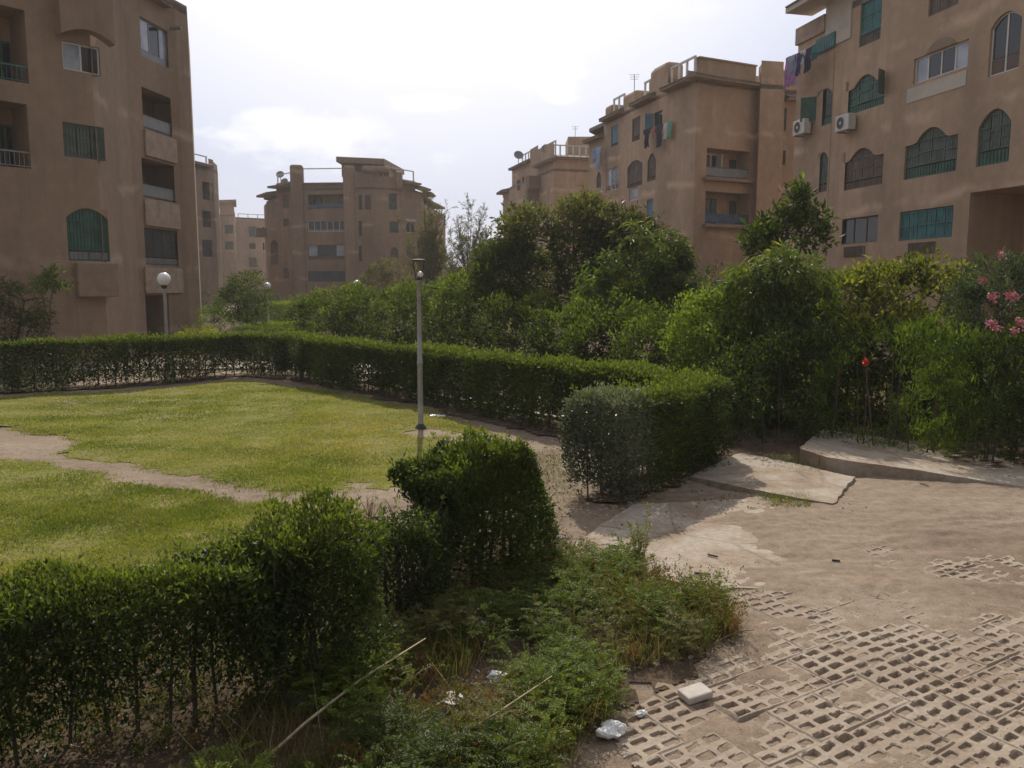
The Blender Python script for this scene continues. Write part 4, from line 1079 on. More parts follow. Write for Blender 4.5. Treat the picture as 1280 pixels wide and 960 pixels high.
# dark soil with leaf mould under the hedges, the weeds and the shrub bank, where its dark tone also paints in shade
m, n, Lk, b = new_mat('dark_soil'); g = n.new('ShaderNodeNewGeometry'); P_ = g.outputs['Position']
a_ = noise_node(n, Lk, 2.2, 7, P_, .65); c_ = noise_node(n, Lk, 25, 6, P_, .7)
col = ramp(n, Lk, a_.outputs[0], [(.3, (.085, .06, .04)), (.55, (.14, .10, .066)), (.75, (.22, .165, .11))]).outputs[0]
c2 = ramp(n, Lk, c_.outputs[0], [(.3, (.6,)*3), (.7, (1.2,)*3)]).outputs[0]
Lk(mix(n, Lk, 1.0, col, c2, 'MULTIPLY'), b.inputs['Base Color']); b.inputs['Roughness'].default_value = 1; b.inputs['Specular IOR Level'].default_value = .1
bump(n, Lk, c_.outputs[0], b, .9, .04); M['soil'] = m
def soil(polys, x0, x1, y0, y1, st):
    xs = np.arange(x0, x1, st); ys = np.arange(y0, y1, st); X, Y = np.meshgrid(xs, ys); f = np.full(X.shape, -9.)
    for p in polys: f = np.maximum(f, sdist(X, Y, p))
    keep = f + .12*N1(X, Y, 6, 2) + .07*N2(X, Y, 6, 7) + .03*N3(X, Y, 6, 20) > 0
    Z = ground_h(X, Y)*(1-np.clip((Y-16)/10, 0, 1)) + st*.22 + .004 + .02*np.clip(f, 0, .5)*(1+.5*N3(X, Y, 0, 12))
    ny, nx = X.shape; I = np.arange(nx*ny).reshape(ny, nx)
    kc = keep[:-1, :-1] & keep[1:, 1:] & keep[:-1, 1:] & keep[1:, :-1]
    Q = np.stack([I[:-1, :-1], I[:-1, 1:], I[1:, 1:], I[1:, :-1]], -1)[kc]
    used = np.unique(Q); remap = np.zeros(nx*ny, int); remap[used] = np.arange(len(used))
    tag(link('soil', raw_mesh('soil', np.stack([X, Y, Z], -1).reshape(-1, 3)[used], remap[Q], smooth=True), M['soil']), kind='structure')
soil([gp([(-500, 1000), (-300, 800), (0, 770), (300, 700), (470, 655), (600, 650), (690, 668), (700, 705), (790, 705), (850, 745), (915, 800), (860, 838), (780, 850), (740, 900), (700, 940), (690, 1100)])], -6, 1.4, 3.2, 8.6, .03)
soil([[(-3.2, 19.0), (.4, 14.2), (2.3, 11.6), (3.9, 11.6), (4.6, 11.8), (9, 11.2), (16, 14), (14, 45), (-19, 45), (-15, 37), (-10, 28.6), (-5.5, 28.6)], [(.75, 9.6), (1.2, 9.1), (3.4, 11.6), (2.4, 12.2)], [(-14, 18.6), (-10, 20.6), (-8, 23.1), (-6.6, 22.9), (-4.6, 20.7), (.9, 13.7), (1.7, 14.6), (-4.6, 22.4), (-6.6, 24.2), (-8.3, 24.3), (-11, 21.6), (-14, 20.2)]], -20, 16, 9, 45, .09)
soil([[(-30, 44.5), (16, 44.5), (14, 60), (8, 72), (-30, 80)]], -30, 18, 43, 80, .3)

# ================================================================ PAVEMENT, KERBS, SLABS
def sheet(name, poly, z, mat, th=.03):
    p = [(float(a), float(b)) for a, b in poly]
    ar = sum(p[i][0]*p[(i+1) % len(p)][1]-p[(i+1) % len(p)][0]*p[i][1] for i in range(len(p)))
    if ar < 0: p = p[::-1]
    mb = MB(); mb.prism(p, z-th, z); return tag(mb.build(name, M[mat]), kind='structure')
sheet('pavement', [(-22, 24.6), (-12, 25.2), (-6.5, 25.6), (-4.2, 23.6), (-3.2, 25.2), (-6.0, 28.0), (-12, 27.6), (-22, 26.6)], .05, 'concrete', .1)
def strip(name, pts, w, z, mat, th):
    mb = MB(); pts = [np.array(p, float) for p in pts]
    for i in range(len(pts)-1):
        a, b = pts[i], pts[i+1]; d = (b-a)/np.linalg.norm(b-a); n = np.array([-d[1], d[0]])*w/2
        q = [a-n, b-n, b+n, a+n]; mb.prism([tuple(t) for t in q], z-th, z)
    return mb.build(name, M[mat])
tag(strip('path_kerb', [(-4.3, 22.1), (-1.4, 18.4), (1.6, 14.7), (3.3, 12.9)], .14, .09, 'concrete', .2), kind='structure')
# the two worn slabs of the entrance and the sloping ledge by the shrubs
def rough_slab(name, poly, z, th, label, mat='slab', cat='slab'):
    p = []; n = len(poly)
    for i in range(n):
        a, b = np.array(poly[i], float), np.array(poly[(i+1) % n], float); k = max(2, int(np.linalg.norm(b-a)/.12))
        d = (b-a)/np.linalg.norm(b-a); nn = np.array([-d[1], d[0]])
        for j in range(k): p.append(tuple(a+(b-a)*j/k+nn*random.choice((0, 0, 0, .03, -.02))*random.random()+nn*random.uniform(-.014, .014)))
    ar = sum(p[i][0]*p[(i+1) % len(p)][1]-p[(i+1) % len(p)][0]*p[i][1] for i in range(len(p)))
    if ar < 0: p = p[::-1]
    zt = z if callable(z) else (lambda x, y: z)
    mb = MB(); mb.prism(p, -.12, [zt(x, y)+random.uniform(-.003, .003) for x, y in p])
    return tag(mb.build(name, M[mat]), label, cat)
rough_slab('concrete_slab', gp([(700, 697), (745, 664), (790, 634), (960, 620), (1010, 660), (960, 735), (880, 740), (815, 725), (760, 712)]), lambda x, y: .03 - .034*np.clip((x-1.5)/1.1, 0, 1), .1, 'flat worn concrete slab at ground level beside the gap in the hedge')
rough_slab('concrete_slab', gp([(862, 600), (925, 570), (1068, 600), (1040, 633), (960, 620)]), lambda x, y: .05+.008*N1(x, y, 0, 2), .2, 'raised cracked concrete slab with a thick edge below the sloping ledge')
xa, ya = G(1033, 591); xl, yl = at(1000, 557, 11.7)[:2]; xr, yr = G(1272, 609)
def ledge_z(x, y):
    t = np.clip((x - xl)/(xr - xl), 0, 1); return .235*(1-t)**1.0 + .012 + .006*N1(x, y, 0, 3)
rough_slab('concrete_ledge', [(xl, yl), (xa, ya), ((xa*.6+xr*.4), (ya*.6+yr*.4)), (xr, yr), (xr+2.5, yr-.3), (xr+3.2, yr+2.0), (xl+1.2, yl+2.2)], ledge_z, .3, 'long concrete ledge sloping down to the sand in front of the shrubs', cat='ledge')

# ================================================================ LAMP POSTS
def globe_lamp(base, h, r, label, mat='pole', rad=.045):
    t = empty('street_lamp', (base[0], base[1], 0)); tag(t, label, 'street lamp', 'globe street lamps along the paths')
    mb = MB(); mb.lathe((base[0], base[1], 0), [(.11, -.02), (.11, .05), (.07, .09), (rad*1.15, .12), (rad, .9), (rad*.9, h)], 16); mb.build('pole', M[mat], t, smooth=True)
    mb = MB(); mb.lathe((base[0], base[1], h), [(rad, -.02), (rad*1.9, .02), (rad*1.9, .07), (rad*1.2, .1)], 16); mb.build('collar', M['rust'], t)
    mb = MB(); mb.lathe((base[0], base[1], h+.07+r), [(r*math.sin(math.pi*i/14), -r*math.cos(math.pi*i/14)) for i in range(15)], 24); mb.build('globe', M['globe'], t, smooth=True)
b = G(211, 471); globe_lamp(b, 2.6, .19, 'globe lamp on a grey pole in front of the left block')
b = PY(335, 38); globe_lamp(b, 2.45, .17, 'far globe lamp on a white pole beside the small round tree', 'pole_white', .05)
b = PY(447, 43); globe_lamp(b, 2.55, .2, 'far globe lamp among the yellow shrubs below the centre block')
# the near post: bare bulb, two splayed struts and a flat dark hood left from its lantern
def near_lamp():
    b = G(526, 536); t = empty('street_lamp', (b[0], b[1], 0)); tag(t, 'tall grey post at the lawn edge with a broken lantern, its hood on two struts', 'street lamp')
    x, y = b; h = 2.74
    mb = MB(); mb.lathe((x, y, 0), [(.052, -.05), (.050, .5), (.048, 1.2), (.054, 1.21), (.054, 1.25), (.044, 1.26), (.038, h-.03), (.05, h-.02), (.05, h)], 18); mb.build('pole', M['pole'], t, smooth=True)
    mb = MB(); mb.lathe((x, y, 0), [(.11, -.03), (.105, .03), (.08, .07), (.06, .09), (.05, .10)], 11); mb.build('footing', M['rust'], t)
    mb = MB(); mb.lathe((x, y, h), [(.045, 0), (.045, .05), (.03, .06)], 14); mb.build('socket', M['rust'], t)
    mb = MB(); r = .055; mb.lathe((x+.03, y, h+.05+r), [(r*math.sin(math.pi*i/10), -r*math.cos(math.pi*i/10)) for i in range(11)], 18); mb.build('bulb', M['globe'], t, smooth=True)
    for s in (-1, 1):
        mb = MB(); mb.tube([(x+s*.045, y, h-.02), (x+s*.10, y, h+.34)], .009, 6); mb.build('strut', M['rust'], t)
    mb = MB(); mb.lathe((x, y, h+.34), [(.0, 0), (.13, .0), (.14, .012), (.13, .03), (.08, .04), (0, .045)], 20); mb.build('hood', M['rust'], t)
near_lamp()

# ================================================================ HEDGES
grp_h = 'clipped hedges round the lawn'
far_path = [(-15.0, 18.8), (-12.6, 19.7), (-10.2, 21.2), (-8.1, 23.6), (-6.6, 23.4), (-4.9, 21.3), (-1.75, 17.95), (1.35, 14.0), (3.0, 12.0)]
hedge('hedge', far_path, .75, 1.24, 185000, .078, 'long clipped hedge curving along the far side of the lawn', bare=.14, nstem=90, stem_r=.014, lump=.045)
hedge('hedge', [(.98, 9.45), (1.9, 10.55), (2.9, 11.75)], .78, 1.27, 46000, .055, 'thick square-cut hedge with a dusty grey end beside the raised slab', bare=.08, nstem=16, grey=.75, lump=.05)
hedge('hedge', [(-4.2, 3.25), (-2.9, 4.08), (-1.5, 4.68)], .62, 1.0, 84000, .039, 'long leggy hedge row nearest at the lower left corner', bare=.55, nstem=18, lump=.13, stem_r=.011, hfun=lambda t: .97+.05*np.sin(t*9)+.03*np.sin(t*23))
hedge('hedge', [(-1.52, 4.72), (-1.02, 5.02)], .58, 1.11, 31000, .039, 'short taller hedge block between the leggy row and the dark gap', bare=.5, nstem=6, lump=.13, hfun=lambda t: .98+.03*np.sin(t*12))
hedge('hedge', [(-.85, 5.7), (-.72, 6.2)], .55, .9, 11000, .038, 'thin dark leggy hedge bush in the gap left of the tall clump', bare=.4, nstem=9, lump=.1)
hedge('hedge', [(-.78, 6.35), (-.35, 6.85), (.0, 7.25)], .72, 1.26, 48000, .045, 'tall rounded hedge clump left of the flat worn slab', bare=.42, nstem=11, lump=.15, stem_r=.017, hfun=lambda t: .86+.12*np.clip(t*2.2, 0, 1)+.03*np.sin(t*17)+.02*np.sin(t*31))

# far clipped greens beyond the long hedge
hedge('hedge', [PY(322, 37), PY(384, 39)], 1.3, .95, 9000, .08, 'low clipped pale hedge beyond the long hedge, below the white-poled lamp', 'bush_bright', bare=.1, nstem=3)
hedge('hedge', [PY(300, 32), PY(350, 30), PY(388, 30.5)], .8, 1.08, 9000, .07, 'low clipped hedge just behind the long hedge near the dark shrub bank', 'hedge', bare=.1, nstem=3)
hedge('hedge', [PY(336, 46), PY(392, 44)], 1.5, 1.75, 12000, .1, 'bright green tall clipped hedge behind the white-poled lamp', 'bush_bright', bare=.05, nstem=3)
plant('small_shrub', *PY(247, 27.5), [(0, 0, .75, .6, .5, .55), (-.5, .1, .55, .45, .4, .4)], 500, 9, .12, .3, 'bush_yellow', 'small pale yellow shrub against the corner of the left block', 'shrub', droop=.3, trunk_r=.03, young=.5)
plant('garden_shrub', *PY(277, 36), [(-.3, 0, 1.05, .9, .7, 1.0), (.6, .2, .8, .8, .6, .9)], 900, 9, .10, .35, 'bush_bright', 'bright green rounded shrub right of the left block corner', 'shrub', trunk_r=.05)
plant('small_tree', *PY(309, 36), [(0, 0, 2.55, .95, .9, .85), (-.45, 0, 2.0, .8, .7, .7), (.5, .1, 1.9, .75, .7, .7), (0, 0, 1.4, .6, .6, .5)], 1500, 9, .11, .35, 'bush', 'small round green tree left of the white-poled lamp', trunk_r=.07, young=.25)

# tree in front of the left block
plant('shade_tree', *PY(15, 24), [(-.9, 0, 1.7, 1.3, .9, 1.3), (.3, .2, 2.2, .8, .7, .7), (.55, 0, 1.4, .55, .6, .6)], 1500, 8, .17, .22, 'mango', 'dark drooping tree in front of the left block at the photo edge', droop=.7, trunk_r=.09, young=.03)
plant('shade_tree', *PY(62, 23.6), [(.25, 0, 2.92, .36, .34, .26), (-.25, .1, 2.75, .22, .25, .18)], 70, 9, .2, .22, 'mango_light', 'thin sapling with one leafy branch lit before the left block', droop=.5, trunk_r=.035, young=.2, up=.1)

# ================================================================ SHRUB BANK AND TREES BEYOND THE LONG HEDGE
bank = 'shrubs of the bank beyond the long hedge'
bk = [ # px, Y, blobs, twigs, leaf, mat, label
 (412, 32, [(0,0,1.3,1.5,1.1,1.35),(1.0,.3,1.4,1.2,1,1.3)], 1800, .11, 'bush', 'dark shrub at the left end of the bank'),
 (470, 30, [(0,0,1.5,1.6,1.1,1.4),(.9,.3,1.3,1.2,1,1.3)], 1900, .11, 'bush', 'dark shrub in the bank just left of the broken lamp post'),
 (535, 28, [(0,0,1.6,1.5,1.1,1.45),(1.,.3,1.6,1.2,1,1.3)], 1900, .11, 'bush', 'tall shrub of the bank right behind the broken lamp post'),
 (592, 26, [(0,0,1.6,1.5,1.1,1.4),(.9,.2,1.5,1.1,1,1.25)], 1900, .105, 'bush', 'bright-topped shrub of the bank right of the broken lamp post'),
 (650, 23, [(0,0,1.35,1.2,1.1,1.3),(.7,.2,1.05,1.0,.9,1.1)], 1700, .10, 'bush', 'sloping shrub of the bank at the foot of the big dark tree'),
 (712, 20.5, [(0,0,1.2,1.1,1,1.05),(.7,.3,1.25,1,.9,1.1)], 1700, .095, 'bush', 'dense leafy shrub in the bank below the big dark tree'),
 (768, 18.8, [(0,0,1.2,1.1,1,1.15),(.6,.2,1.1,.9,.8,1.1)], 1700, .09, 'bush', 'dense leafy shrub below the pale-leaved drooping tree'),
 (825, 17, [(0,0,1.2,1.0,.9,1.2),(.5,.2,1.2,.9,.8,1.1)], 1700, .085, 'bush', 'dense shrub right above the far end of the long hedge'),
 (895, 15.4, [(0,0,1.35,.9,.8,1.2),(-.3,-.1,1.85,.55,.5,.65)], 1500, .085, 'bush_bright', 'yellow-green upright shrub left of the drooping right-hand tree'),
]
for px, Yb, bl, ntw, lf, mt, lb in bk:
    p = PY(px, Yb, 1.); plant('shrub', p[0], p[1], bl, int(ntw*1.25), 9, lf*1.3, .4, mt, lb, 'shrub', trunk_r=.05, young=.25, group=bank, young_lit_top=1.0, limbs=False, stems=5, spread=.09, gap=.12, clump=9, skirt=True)  # bank tops yellowed in the leaf colour to look sunlit
# second line of shrubs that closes the bank behind
for px, Yb, lb, mt in ((560, 33, 'green shrub behind the bank below the wispy trees', 'bush_bright'), (625, 31, 'green shrub rising behind the bank at the big dark tree', 'bush_bright'), (870, 24, 'greyish shrub at the foot of the corner-balcony block', 'bush_blue'), (840, 22, 'dull green shrub between the two drooping trees', 'bush')):
    p = PY(px, Yb); plant('shrub', p[0], p[1], [(0, 0, 1.7, 1.9, 1.1, 1.5), (1.2, .4, 1.5, 1.3, 1, 1.3)], 1300, 9, .13, .35, mt, lb, 'shrub', trunk_r=.06, young=.2, group=bank, limbs=False, stems=4)

plant('big_tree', *PY(722, 26.5), [(-.9, 0, 4.1, 1.7, 1.6, 1.5), (.7, .2, 4.3, 1.6, 1.5, 1.25), (-1.9, .2, 2.9, 1.5, 1.4, 1.6), (-.4, -.4, 2.7, 1.9, 1.5, 1.6), (1.9, .2, 3.7, 1.2, 1.3, 1.2), (.3, 0, 4.9, 1.1, 1, .7), (1.2, -.2, 2.4, 1.6, 1.3, 1.4), (-.2, -.7, 3.6, 1.4, 1.1, 1.1)],
      11500, 11, .22, .32, 'mango', 'big dark bushy tree with reddish shoots on top, right of centre', droop=.35, trunk_r=.18, young=.04, young_lit_top=.6, spread=.15, gap=.16, clump=9)
plant('mango_tree', *PY(785, 21.5), [(0, 0, 3.05, 1.1, 1.0, 1.05), (.8, .1, 3.3, .8, .8, .75), (-.6, -.1, 2.4, .9, .8, .8), (.9, 0, 2.3, .9, .9, .9), (.2, 0, 3.95, .6, .6, .4)],
      3000, 11, .23, .22, 'mango_light', 'lighter drooping-leaved mango tree overlapping the big dark tree', droop=.8, trunk_r=.11, young=.15, young_lit_top=.35, spread=.07, gap=.2, up=.2, clump=9)
plant('mango_tree', *PY(968, 15.2), [(0, 0, 2.75, .85, .8, .6), (-.5, 0, 2.3, .65, .7, .7), (.5, 0, 2.3, .65, .7, .8), (0, -.25, 1.6, 1.0, .7, .95), (.1, 0, 3.05, .4, .45, .3), (-.5, -.3, 1.0, .8, .6, .9), (.55, -.3, 1.0, .8, .6, .9)],
      4300, 11, .19, .2, 'mango_light', 'drooping mango tree rising above the raised cracked slab', droop=1.0, trunk_r=.09, young=.10, young_lit_top=.3, spread=.06, gap=.08, up=.1, clump=9, skirt=True)
plant('broadleaf_tree', *PY(978, 19.5), [(-.1, 0, 4.0, .6, .6, .5), (.5, .1, 3.9, .5, .5, .6), (.1, 0, 4.65, .36, .36, .42), (-.75, 0, 3.7, .5, .5, .4)],
      650, 9, .19, .42, 'bush', 'dark broad-leaved tree standing behind the right drooping mango', droop=.2, trunk_r=.09, young=.1, young_lit_top=.2, gap=.5, clump=5)
plant('yellow_tree', *PY(1120, 16.2), [(0, 0, 2.35, 1.25, .9, .85), (-.8, 0, 2.0, .8, .8, .9), (.9, .1, 2.3, .8, .8, .85), (0, -.3, 1.4, 1.5, .9, 1.1), (-1.0, -.2, 1.1, .8, .7, .9), (1.1, -.2, 1.2, .8, .7, 1.0)],
      5600, 10, .15, .42, 'bush_yellow', 'yellow-green small tree under the nearest right block', trunk_r=.06, young=.35, gap=.05, spread=.09, clump=9, skirt=True)
plant('oleander', *PY(1262, 14.6), [(-.2, 0, 2.2, .85, .8, 1.0), (.7, 0, 2.6, .9, .8, .8), (-.1, 0, 1.2, 1.0, .8, 1.0)],
      3600, 10, .13, .22, 'bush_blue', 'tall grey-green oleander at the right edge of the photo', trunk_r=.05, young=.15, stems=6, spread=.07, skirt=True, gap=.12, flowers=('pink', .028, ((1228, 352, 13.9), (1252, 318, 13.8))))
plant('oleander', *PY(1262, 11.9), [(.2, 0, 1.45, .65, .6, .62), (-.25, 0, 1.0, .65, .6, .85), (.8, .1, 1.2, .8, .6, 1.0)],
      3000, 10, .12, .18, 'bush', 'front oleander with pink flower heads at the right edge', trunk_r=.04, young=.12, limbs=False, stems=9, spread=.06, skirt=True, gap=.12, flowers=('pink', .028, ((1240, 372, 11.6), (1268, 371, 11.5), (1262, 370, 11.5), (1267, 414, 11.35), (1238, 404, 11.4), (1246, 410, 11.4), (1276, 402, 11.4))))
plant('feathery_bush', *PY(1135, 12.6), [(-.2, 0, 1.25, .75, .6, .85), (.45, 0, 1.35, .7, .6, .8), (-.6, .1, .9, .7, .6, .9), (.2, -.1, .7, .9, .6, .7)],
      3300, 12, .10, .17, 'bush_bright', 'bright green feathery bush behind the sloping ledge', droop=-.5, trunk_r=.04, young=.15, limbs=False, stems=10, spread=.05, flowers=('red', .018, ((1082, 452, 12.0)  ,)), skirt=True, gap=.1)
plant('shrub', *PY(1010, 13.2), [(-.4, 0, .9, .8, .6, .95), (.35, 0, 1.1, .75, .6, .95), (-.9, .3, 1.1, .6, .6, 1.0)],
      2200, 10, .085, .35, 'bush', 'dark shadowed shrub at the left end of the sloping ledge', 'shrub', trunk_r=.04, young=.05, limbs=False, stems=8, group=bank, skirt=True, gap=.1)
plant('shrub', *PY(1205, 13.8), [(0, 0, 1.1, .8, .6, .9), (-.7, 0, .9, .7, .6, .9)], 1500, 10, .09, .35, 'bush', 'dark shrub between the feathery bush and the oleanders', 'shrub', trunk_r=.04, young=.05, limbs=False, stems=6, group=bank, skirt=True, gap=.1)
plant('shrub', *PY(1090, 14.6), [(0, 0, 1.1, 1.1, .6, 1.0), (.8, 0, 1.0, .8, .6, .9)], 1500, 10, .09, .35, 'bush', 'dark shrub behind the feathery bush under the yellow-green tree', 'shrub', trunk_r=.04, young=.05, limbs=False, stems=6, group=bank, skirt=True, gap=.1)
plant('shrub', *PY(900, 18.5), [(0, 0, 1.2, 1.1, .6, 1.1), (.9, 0, 1.3, .9, .6, 1.1)], 1500, 10, .10, .35, 'bush', 'dark shrub behind the yellow-green upright shrub', 'shrub', trunk_r=.04, young=.1, limbs=False, stems=6, group=bank, skirt=True, gap=.1)
plant('garden_shrub', *PY(1300, 18), [(0, 0, 1.8, 1.5, 1, 1.6), (-1.2, 0, 1.5, 1.2, 1, 1.4)], 1300, 10, .12, .35, 'bush_blue', 'greyish shrub under the recessed corner of the nearest right block', 'shrub', trunk_r=.05, limbs=False, stems=4)

# planting under the centre block
mid = 'yellowing shrubs below the centre block'
for px, Yb, h, w, mt, lb in ((272, 62, 2.6, 2.6, 'bush_blue', 'grey-green shrub mass beside the left block, behind the small tree'), (330, 58, 2.0, 2.0, 'bush_blue', 'dull far shrub behind the white-poled lamp'),
        (372, 50, 1.7, 2.2, 'bush_yellow', 'yellow-green far shrub at the left foot of the centre block'), (408, 55, 2.2, 2.2, 'olive', 'olive far shrub below the white-framed windows'), (440, 50, 2.0, 2.2, 'bush_yellow', 'yellow shrub right behind the far globe lamp'),
        (468, 54, 2.3, 2.4, 'olive', 'olive shrub between the far globe lamp and the round tree'), (560, 46, 1.6, 2.4, 'bush_bright', 'green far shrub beneath the wispy trees'), (604, 50, 1.9, 2.6, 'bush_yellow', 'far shrub left of the big dark tree')):
    p = PY(px, Yb); plant('far_shrub', p[0], p[1], [(0, 0, h*.5, w, 1.3, h*.62), (w*.6, .3, h*.45, w*.7, 1.1, h*.5)], 900, 9, .2, .35, mt, lb, 'shrub', trunk_r=.06, young=.2, limbs=False, stems=3, group=mid)
plant('round_tree', *PY(491, 60), [(0, 0, 3.5, 1.6, 1.5, 1.5), (-.9, 0, 3.1, 1.2, 1.2, 1.1), (.9, 0, 3.0, 1.2, 1.2, 1.1)], 1500, 9, .2, .4, 'olive', 'round olive-green tree in front of the centre block', trunk_r=.12, young=.2)
def wispy(px, Yw, top, wd, label, mat, seed):
    g = random.Random(seed); p = PY(px, Yw, 3); x, y = p; t = empty('wispy_tree', (x, y, 0)); tag(t, label, 'tree')
    mb = MB(); P = []; D = []
    mb.tube([(x, y, -.05), (x+.1, y, top*.25), (x, y, top*.5)], [.14, .1, .07], 7)
    for i in range(40):
        a = g.uniform(0, 6.28); r = wd*g.uniform(.25, 1); z0 = top*g.uniform(.18, .45); z1 = min(top, z0+top*g.uniform(.25, .6)*(1.25-r/wd*.5))
        e = Vector((x+math.cos(a)*r, y+math.sin(a)*r*.8, z1)); s = Vector((x, y, z0)); m_ = s.lerp(e, .5)+Vector((0, 0, -.1)); mb.tube([s, m_, e], [.05, .03, .01], 4)
        for k in range(16):
            u = g.uniform(.35, 1.); q = s.lerp(m_, u*2) if u < .5 else m_.lerp(e, u*2-1)
            f = q + Vector((g.gauss(0, .28), g.gauss(0, .28), g.uniform(.1, .7))); mb.tube([q, f], [.012, .005], 3, cap=False)
            for j in range(12):
                v = g.uniform(.2, 1); P.append(q.lerp(f, v)); D.append(((f-q).normalized() + Vector((g.gauss(0, .5), g.gauss(0, .5), g.gauss(0, .5)))))
    mb.build('trunk', M['bark_grey'], t)
    P = np.array([tuple(v) for v in P]); D = np.array([tuple(v) for v in D]); n = len(P)
    leaves('crown', P, D, rng.uniform(.16, .3, n), .14, M[mat], rng.uniform(size=n), rng.uniform(0, .5, n), t)
wispy(534, 54, 8.6, 2.4, 'wispy thin-leaved tree seen behind the broken lamp hood', 'wispy', 4)
wispy(585, 57, 8.6, 2.5, 'bare twiggy wispy tree right of the broken lamp post', 'wispy', 9)

# ================================================================ FOREGROUND WEEDS AND LITTER
WEED = gp([(270, 960), (330, 905), (430, 830), (480, 770), (600, 745), (660, 712), (720, 705), (790, 700), (850, 745), (925, 800), (880, 838), (800, 850), (760, 890), (700, 930), (690, 985), (270, 1200)])
def pinnate(name, pts, hgt, n_lf, mat, label, yng=.1, kind='stuff', cat='weeds', lfl=.027):
    """fern-like compound leaves on short stalks"""
    P, D, Ls = [], [], []; Rn = []; Yg = []
    for (x, y) in pts:
        h = hgt*rng.uniform(.5, 1.2); a0 = rng.uniform(0, 6.28); nf = n_lf; base = np.array([x, y, .0]); tr = np.clip(.45+.25*N2(x, y, 0, 5)+rng.normal(0, .12), 0, 1); ty = rng.uniform(0, yng) + .7*(N3(x, y, 3, 3) > .9)
        for f in range(nf):
            a = rng.uniform(0, 6.28); zz = h*rng.uniform(.3, 1); o = base + np.array([math.cos(a)*.04, math.sin(a)*.04, zz])
            d = np.array([math.cos(a), math.sin(a), rng.uniform(.2, 1.3)]); d /= np.linalg.norm(d); l = rng.uniform(.09, .21)
            s = np.cross(d, [0, 0, 1]); s /= np.linalg.norm(s); m_ = 12
            for k in range(m_):
                q = o + d*l*(k+1)/m_ + np.array([0, 0, -l*.35*((k+1)/m_)**2])
                for sg in (-1, 1):
                    P.append(q); D.append(s*sg + d*.45 + rng.normal(0, .08, 3)); Ls.append(lfl*(1-.5*abs(k/m_-.45))*rng.uniform(.9, 1.2)); Rn.append(tr+rng.normal(0, .1)); Yg.append(ty)
    o = leaves(name, np.array(P), np.array(D), np.array(Ls), .34, M[mat], np.clip(Rn, 0, 1), np.clip(Yg, 0, 1), None, fold=.02)
    return tag(o, label, cat, kind=kind)
def scatter(poly, n, margin=0., f=None):
    p = np.array(poly); x = rng.uniform(p[:, 0].min(), p[:, 0].max(), n*4); y = rng.uniform(p[:, 1].min(), p[:, 1].max(), n*4)
    k = sdist(x, y, poly) + .10*N2(x, y, 0, 5) > margin
    if f is not None: k &= f(x, y)
    return list(zip(x[k][:n], y[k][:n]))
pinnate('weeds', scatter(WEED, 760, .03, lambda x, y: (N1(x, y, 4, 2.6) > -1.1) & (N3(x, y, 9, 6) > -.8) & ((x < .75) | (N2(x, y, 4, 4) > .3))), .27, 7, 'weed', 'low feathery green weeds covering the rough strip beside the paving')
# grassy and dry stalks
def stalks(name, poly, n, h0, h1, w, mat, label, cat, yg=(0, .4), f=None, lean=.7):
    pts = np.array(scatter(poly, n, .0, f)); n = len(pts); x, y = pts[:, 0]+rng.normal(0, .02, n), pts[:, 1]+rng.normal(0, .02, n)
    me = blades(name, x, y, np.zeros(n), rng.uniform(h0, h1, n), rng.uniform(.6, 1.3, n)*w, rng.uniform(.1, lean, n), M[mat], rng.uniform(size=n), rng.uniform(*yg, n))
    return tag(link(name, me, M[mat]), label, cat, kind='stuff')
stalks('dry_grass', WEED, 8000, .05, .26, .006, 'drygrass', 'dry straw-coloured grass mixed among the weeds', 'dry grass', f=lambda x, y: N2(x, y, 8, 2.2) > -.3)
stalks('wild_grass', WEED, 4000, .06, .26, .008, 'weed', 'green wild grass blades mixed among the weeds', 'wild grass', (0, .7), f=lambda x, y: N3(x, y, 8, 2.2) > -.2)
UND = gp([(0, 960), (-300, 1000), (-300, 830), (0, 800), (300, 760), (480, 740), (600, 700), (690, 690), (740, 705), (640, 760), (450, 860), (300, 960)])
stalks('hedge_undergrowth', UND, 3500, .04, .2, .008, 'drygrass', 'thin dry undergrowth below the near hedges', 'undergrowth', (0, 1.))
def stem_weeds(name, poly, n, h0, h1, label, mat='weed', yg=(0, 1), f=None, lf=.03):
    P, D, Ls, Rn, Yg = [], [], [], [], []; T = []
    for (x, y) in scatter(poly, n, 0, f):
        h = rng.uniform(h0, h1); ty = rng.uniform(*yg)**2; tr = rng.uniform(.2, .9)
        for q in range(rng.integers(3, 7)):
            a = rng.uniform(0, 6.28); ln_ = rng.uniform(.15, .8); e = np.array([x+math.cos(a)*h*ln_, y+math.sin(a)*h*ln_, h*rng.uniform(.6, 1)]); b = np.array([x, y, 0.])
            T.append((b, e))
            k = 16; u = rng.uniform(.15, 1, k)[:, None]; P.append(b+(e-b)*u + np.array([0, 0, .04])*np.sin(u*3)); d = rng.normal(0, .8, (k, 3)); d[:, 2] += .6; D.append(d); Ls.append(rng.uniform(.6, 1.3, k)*lf); Rn.append(np.clip(tr+rng.normal(0, .15, k), 0, 1)); Yg.append(np.clip(ty+rng.normal(0, .15, k), 0, 1))
    o = leaves(name, np.concatenate(P), np.concatenate(D), np.concatenate(Ls), .3, M[mat], np.concatenate(Rn), np.concatenate(Yg)); tag(o, label, 'weeds', kind='stuff')
TIP = gp([(690, 715), (730, 705), (790, 700), (850, 745), (925, 800), (870, 835), (760, 840), (690, 800)])
M['weed_red'] = leaf_mat('reddish_weed_leaf', (.05, .075, .02), (.10, .13, .03), (.16, .19, .05), (.26, .12, .07), .4, .6, .2)
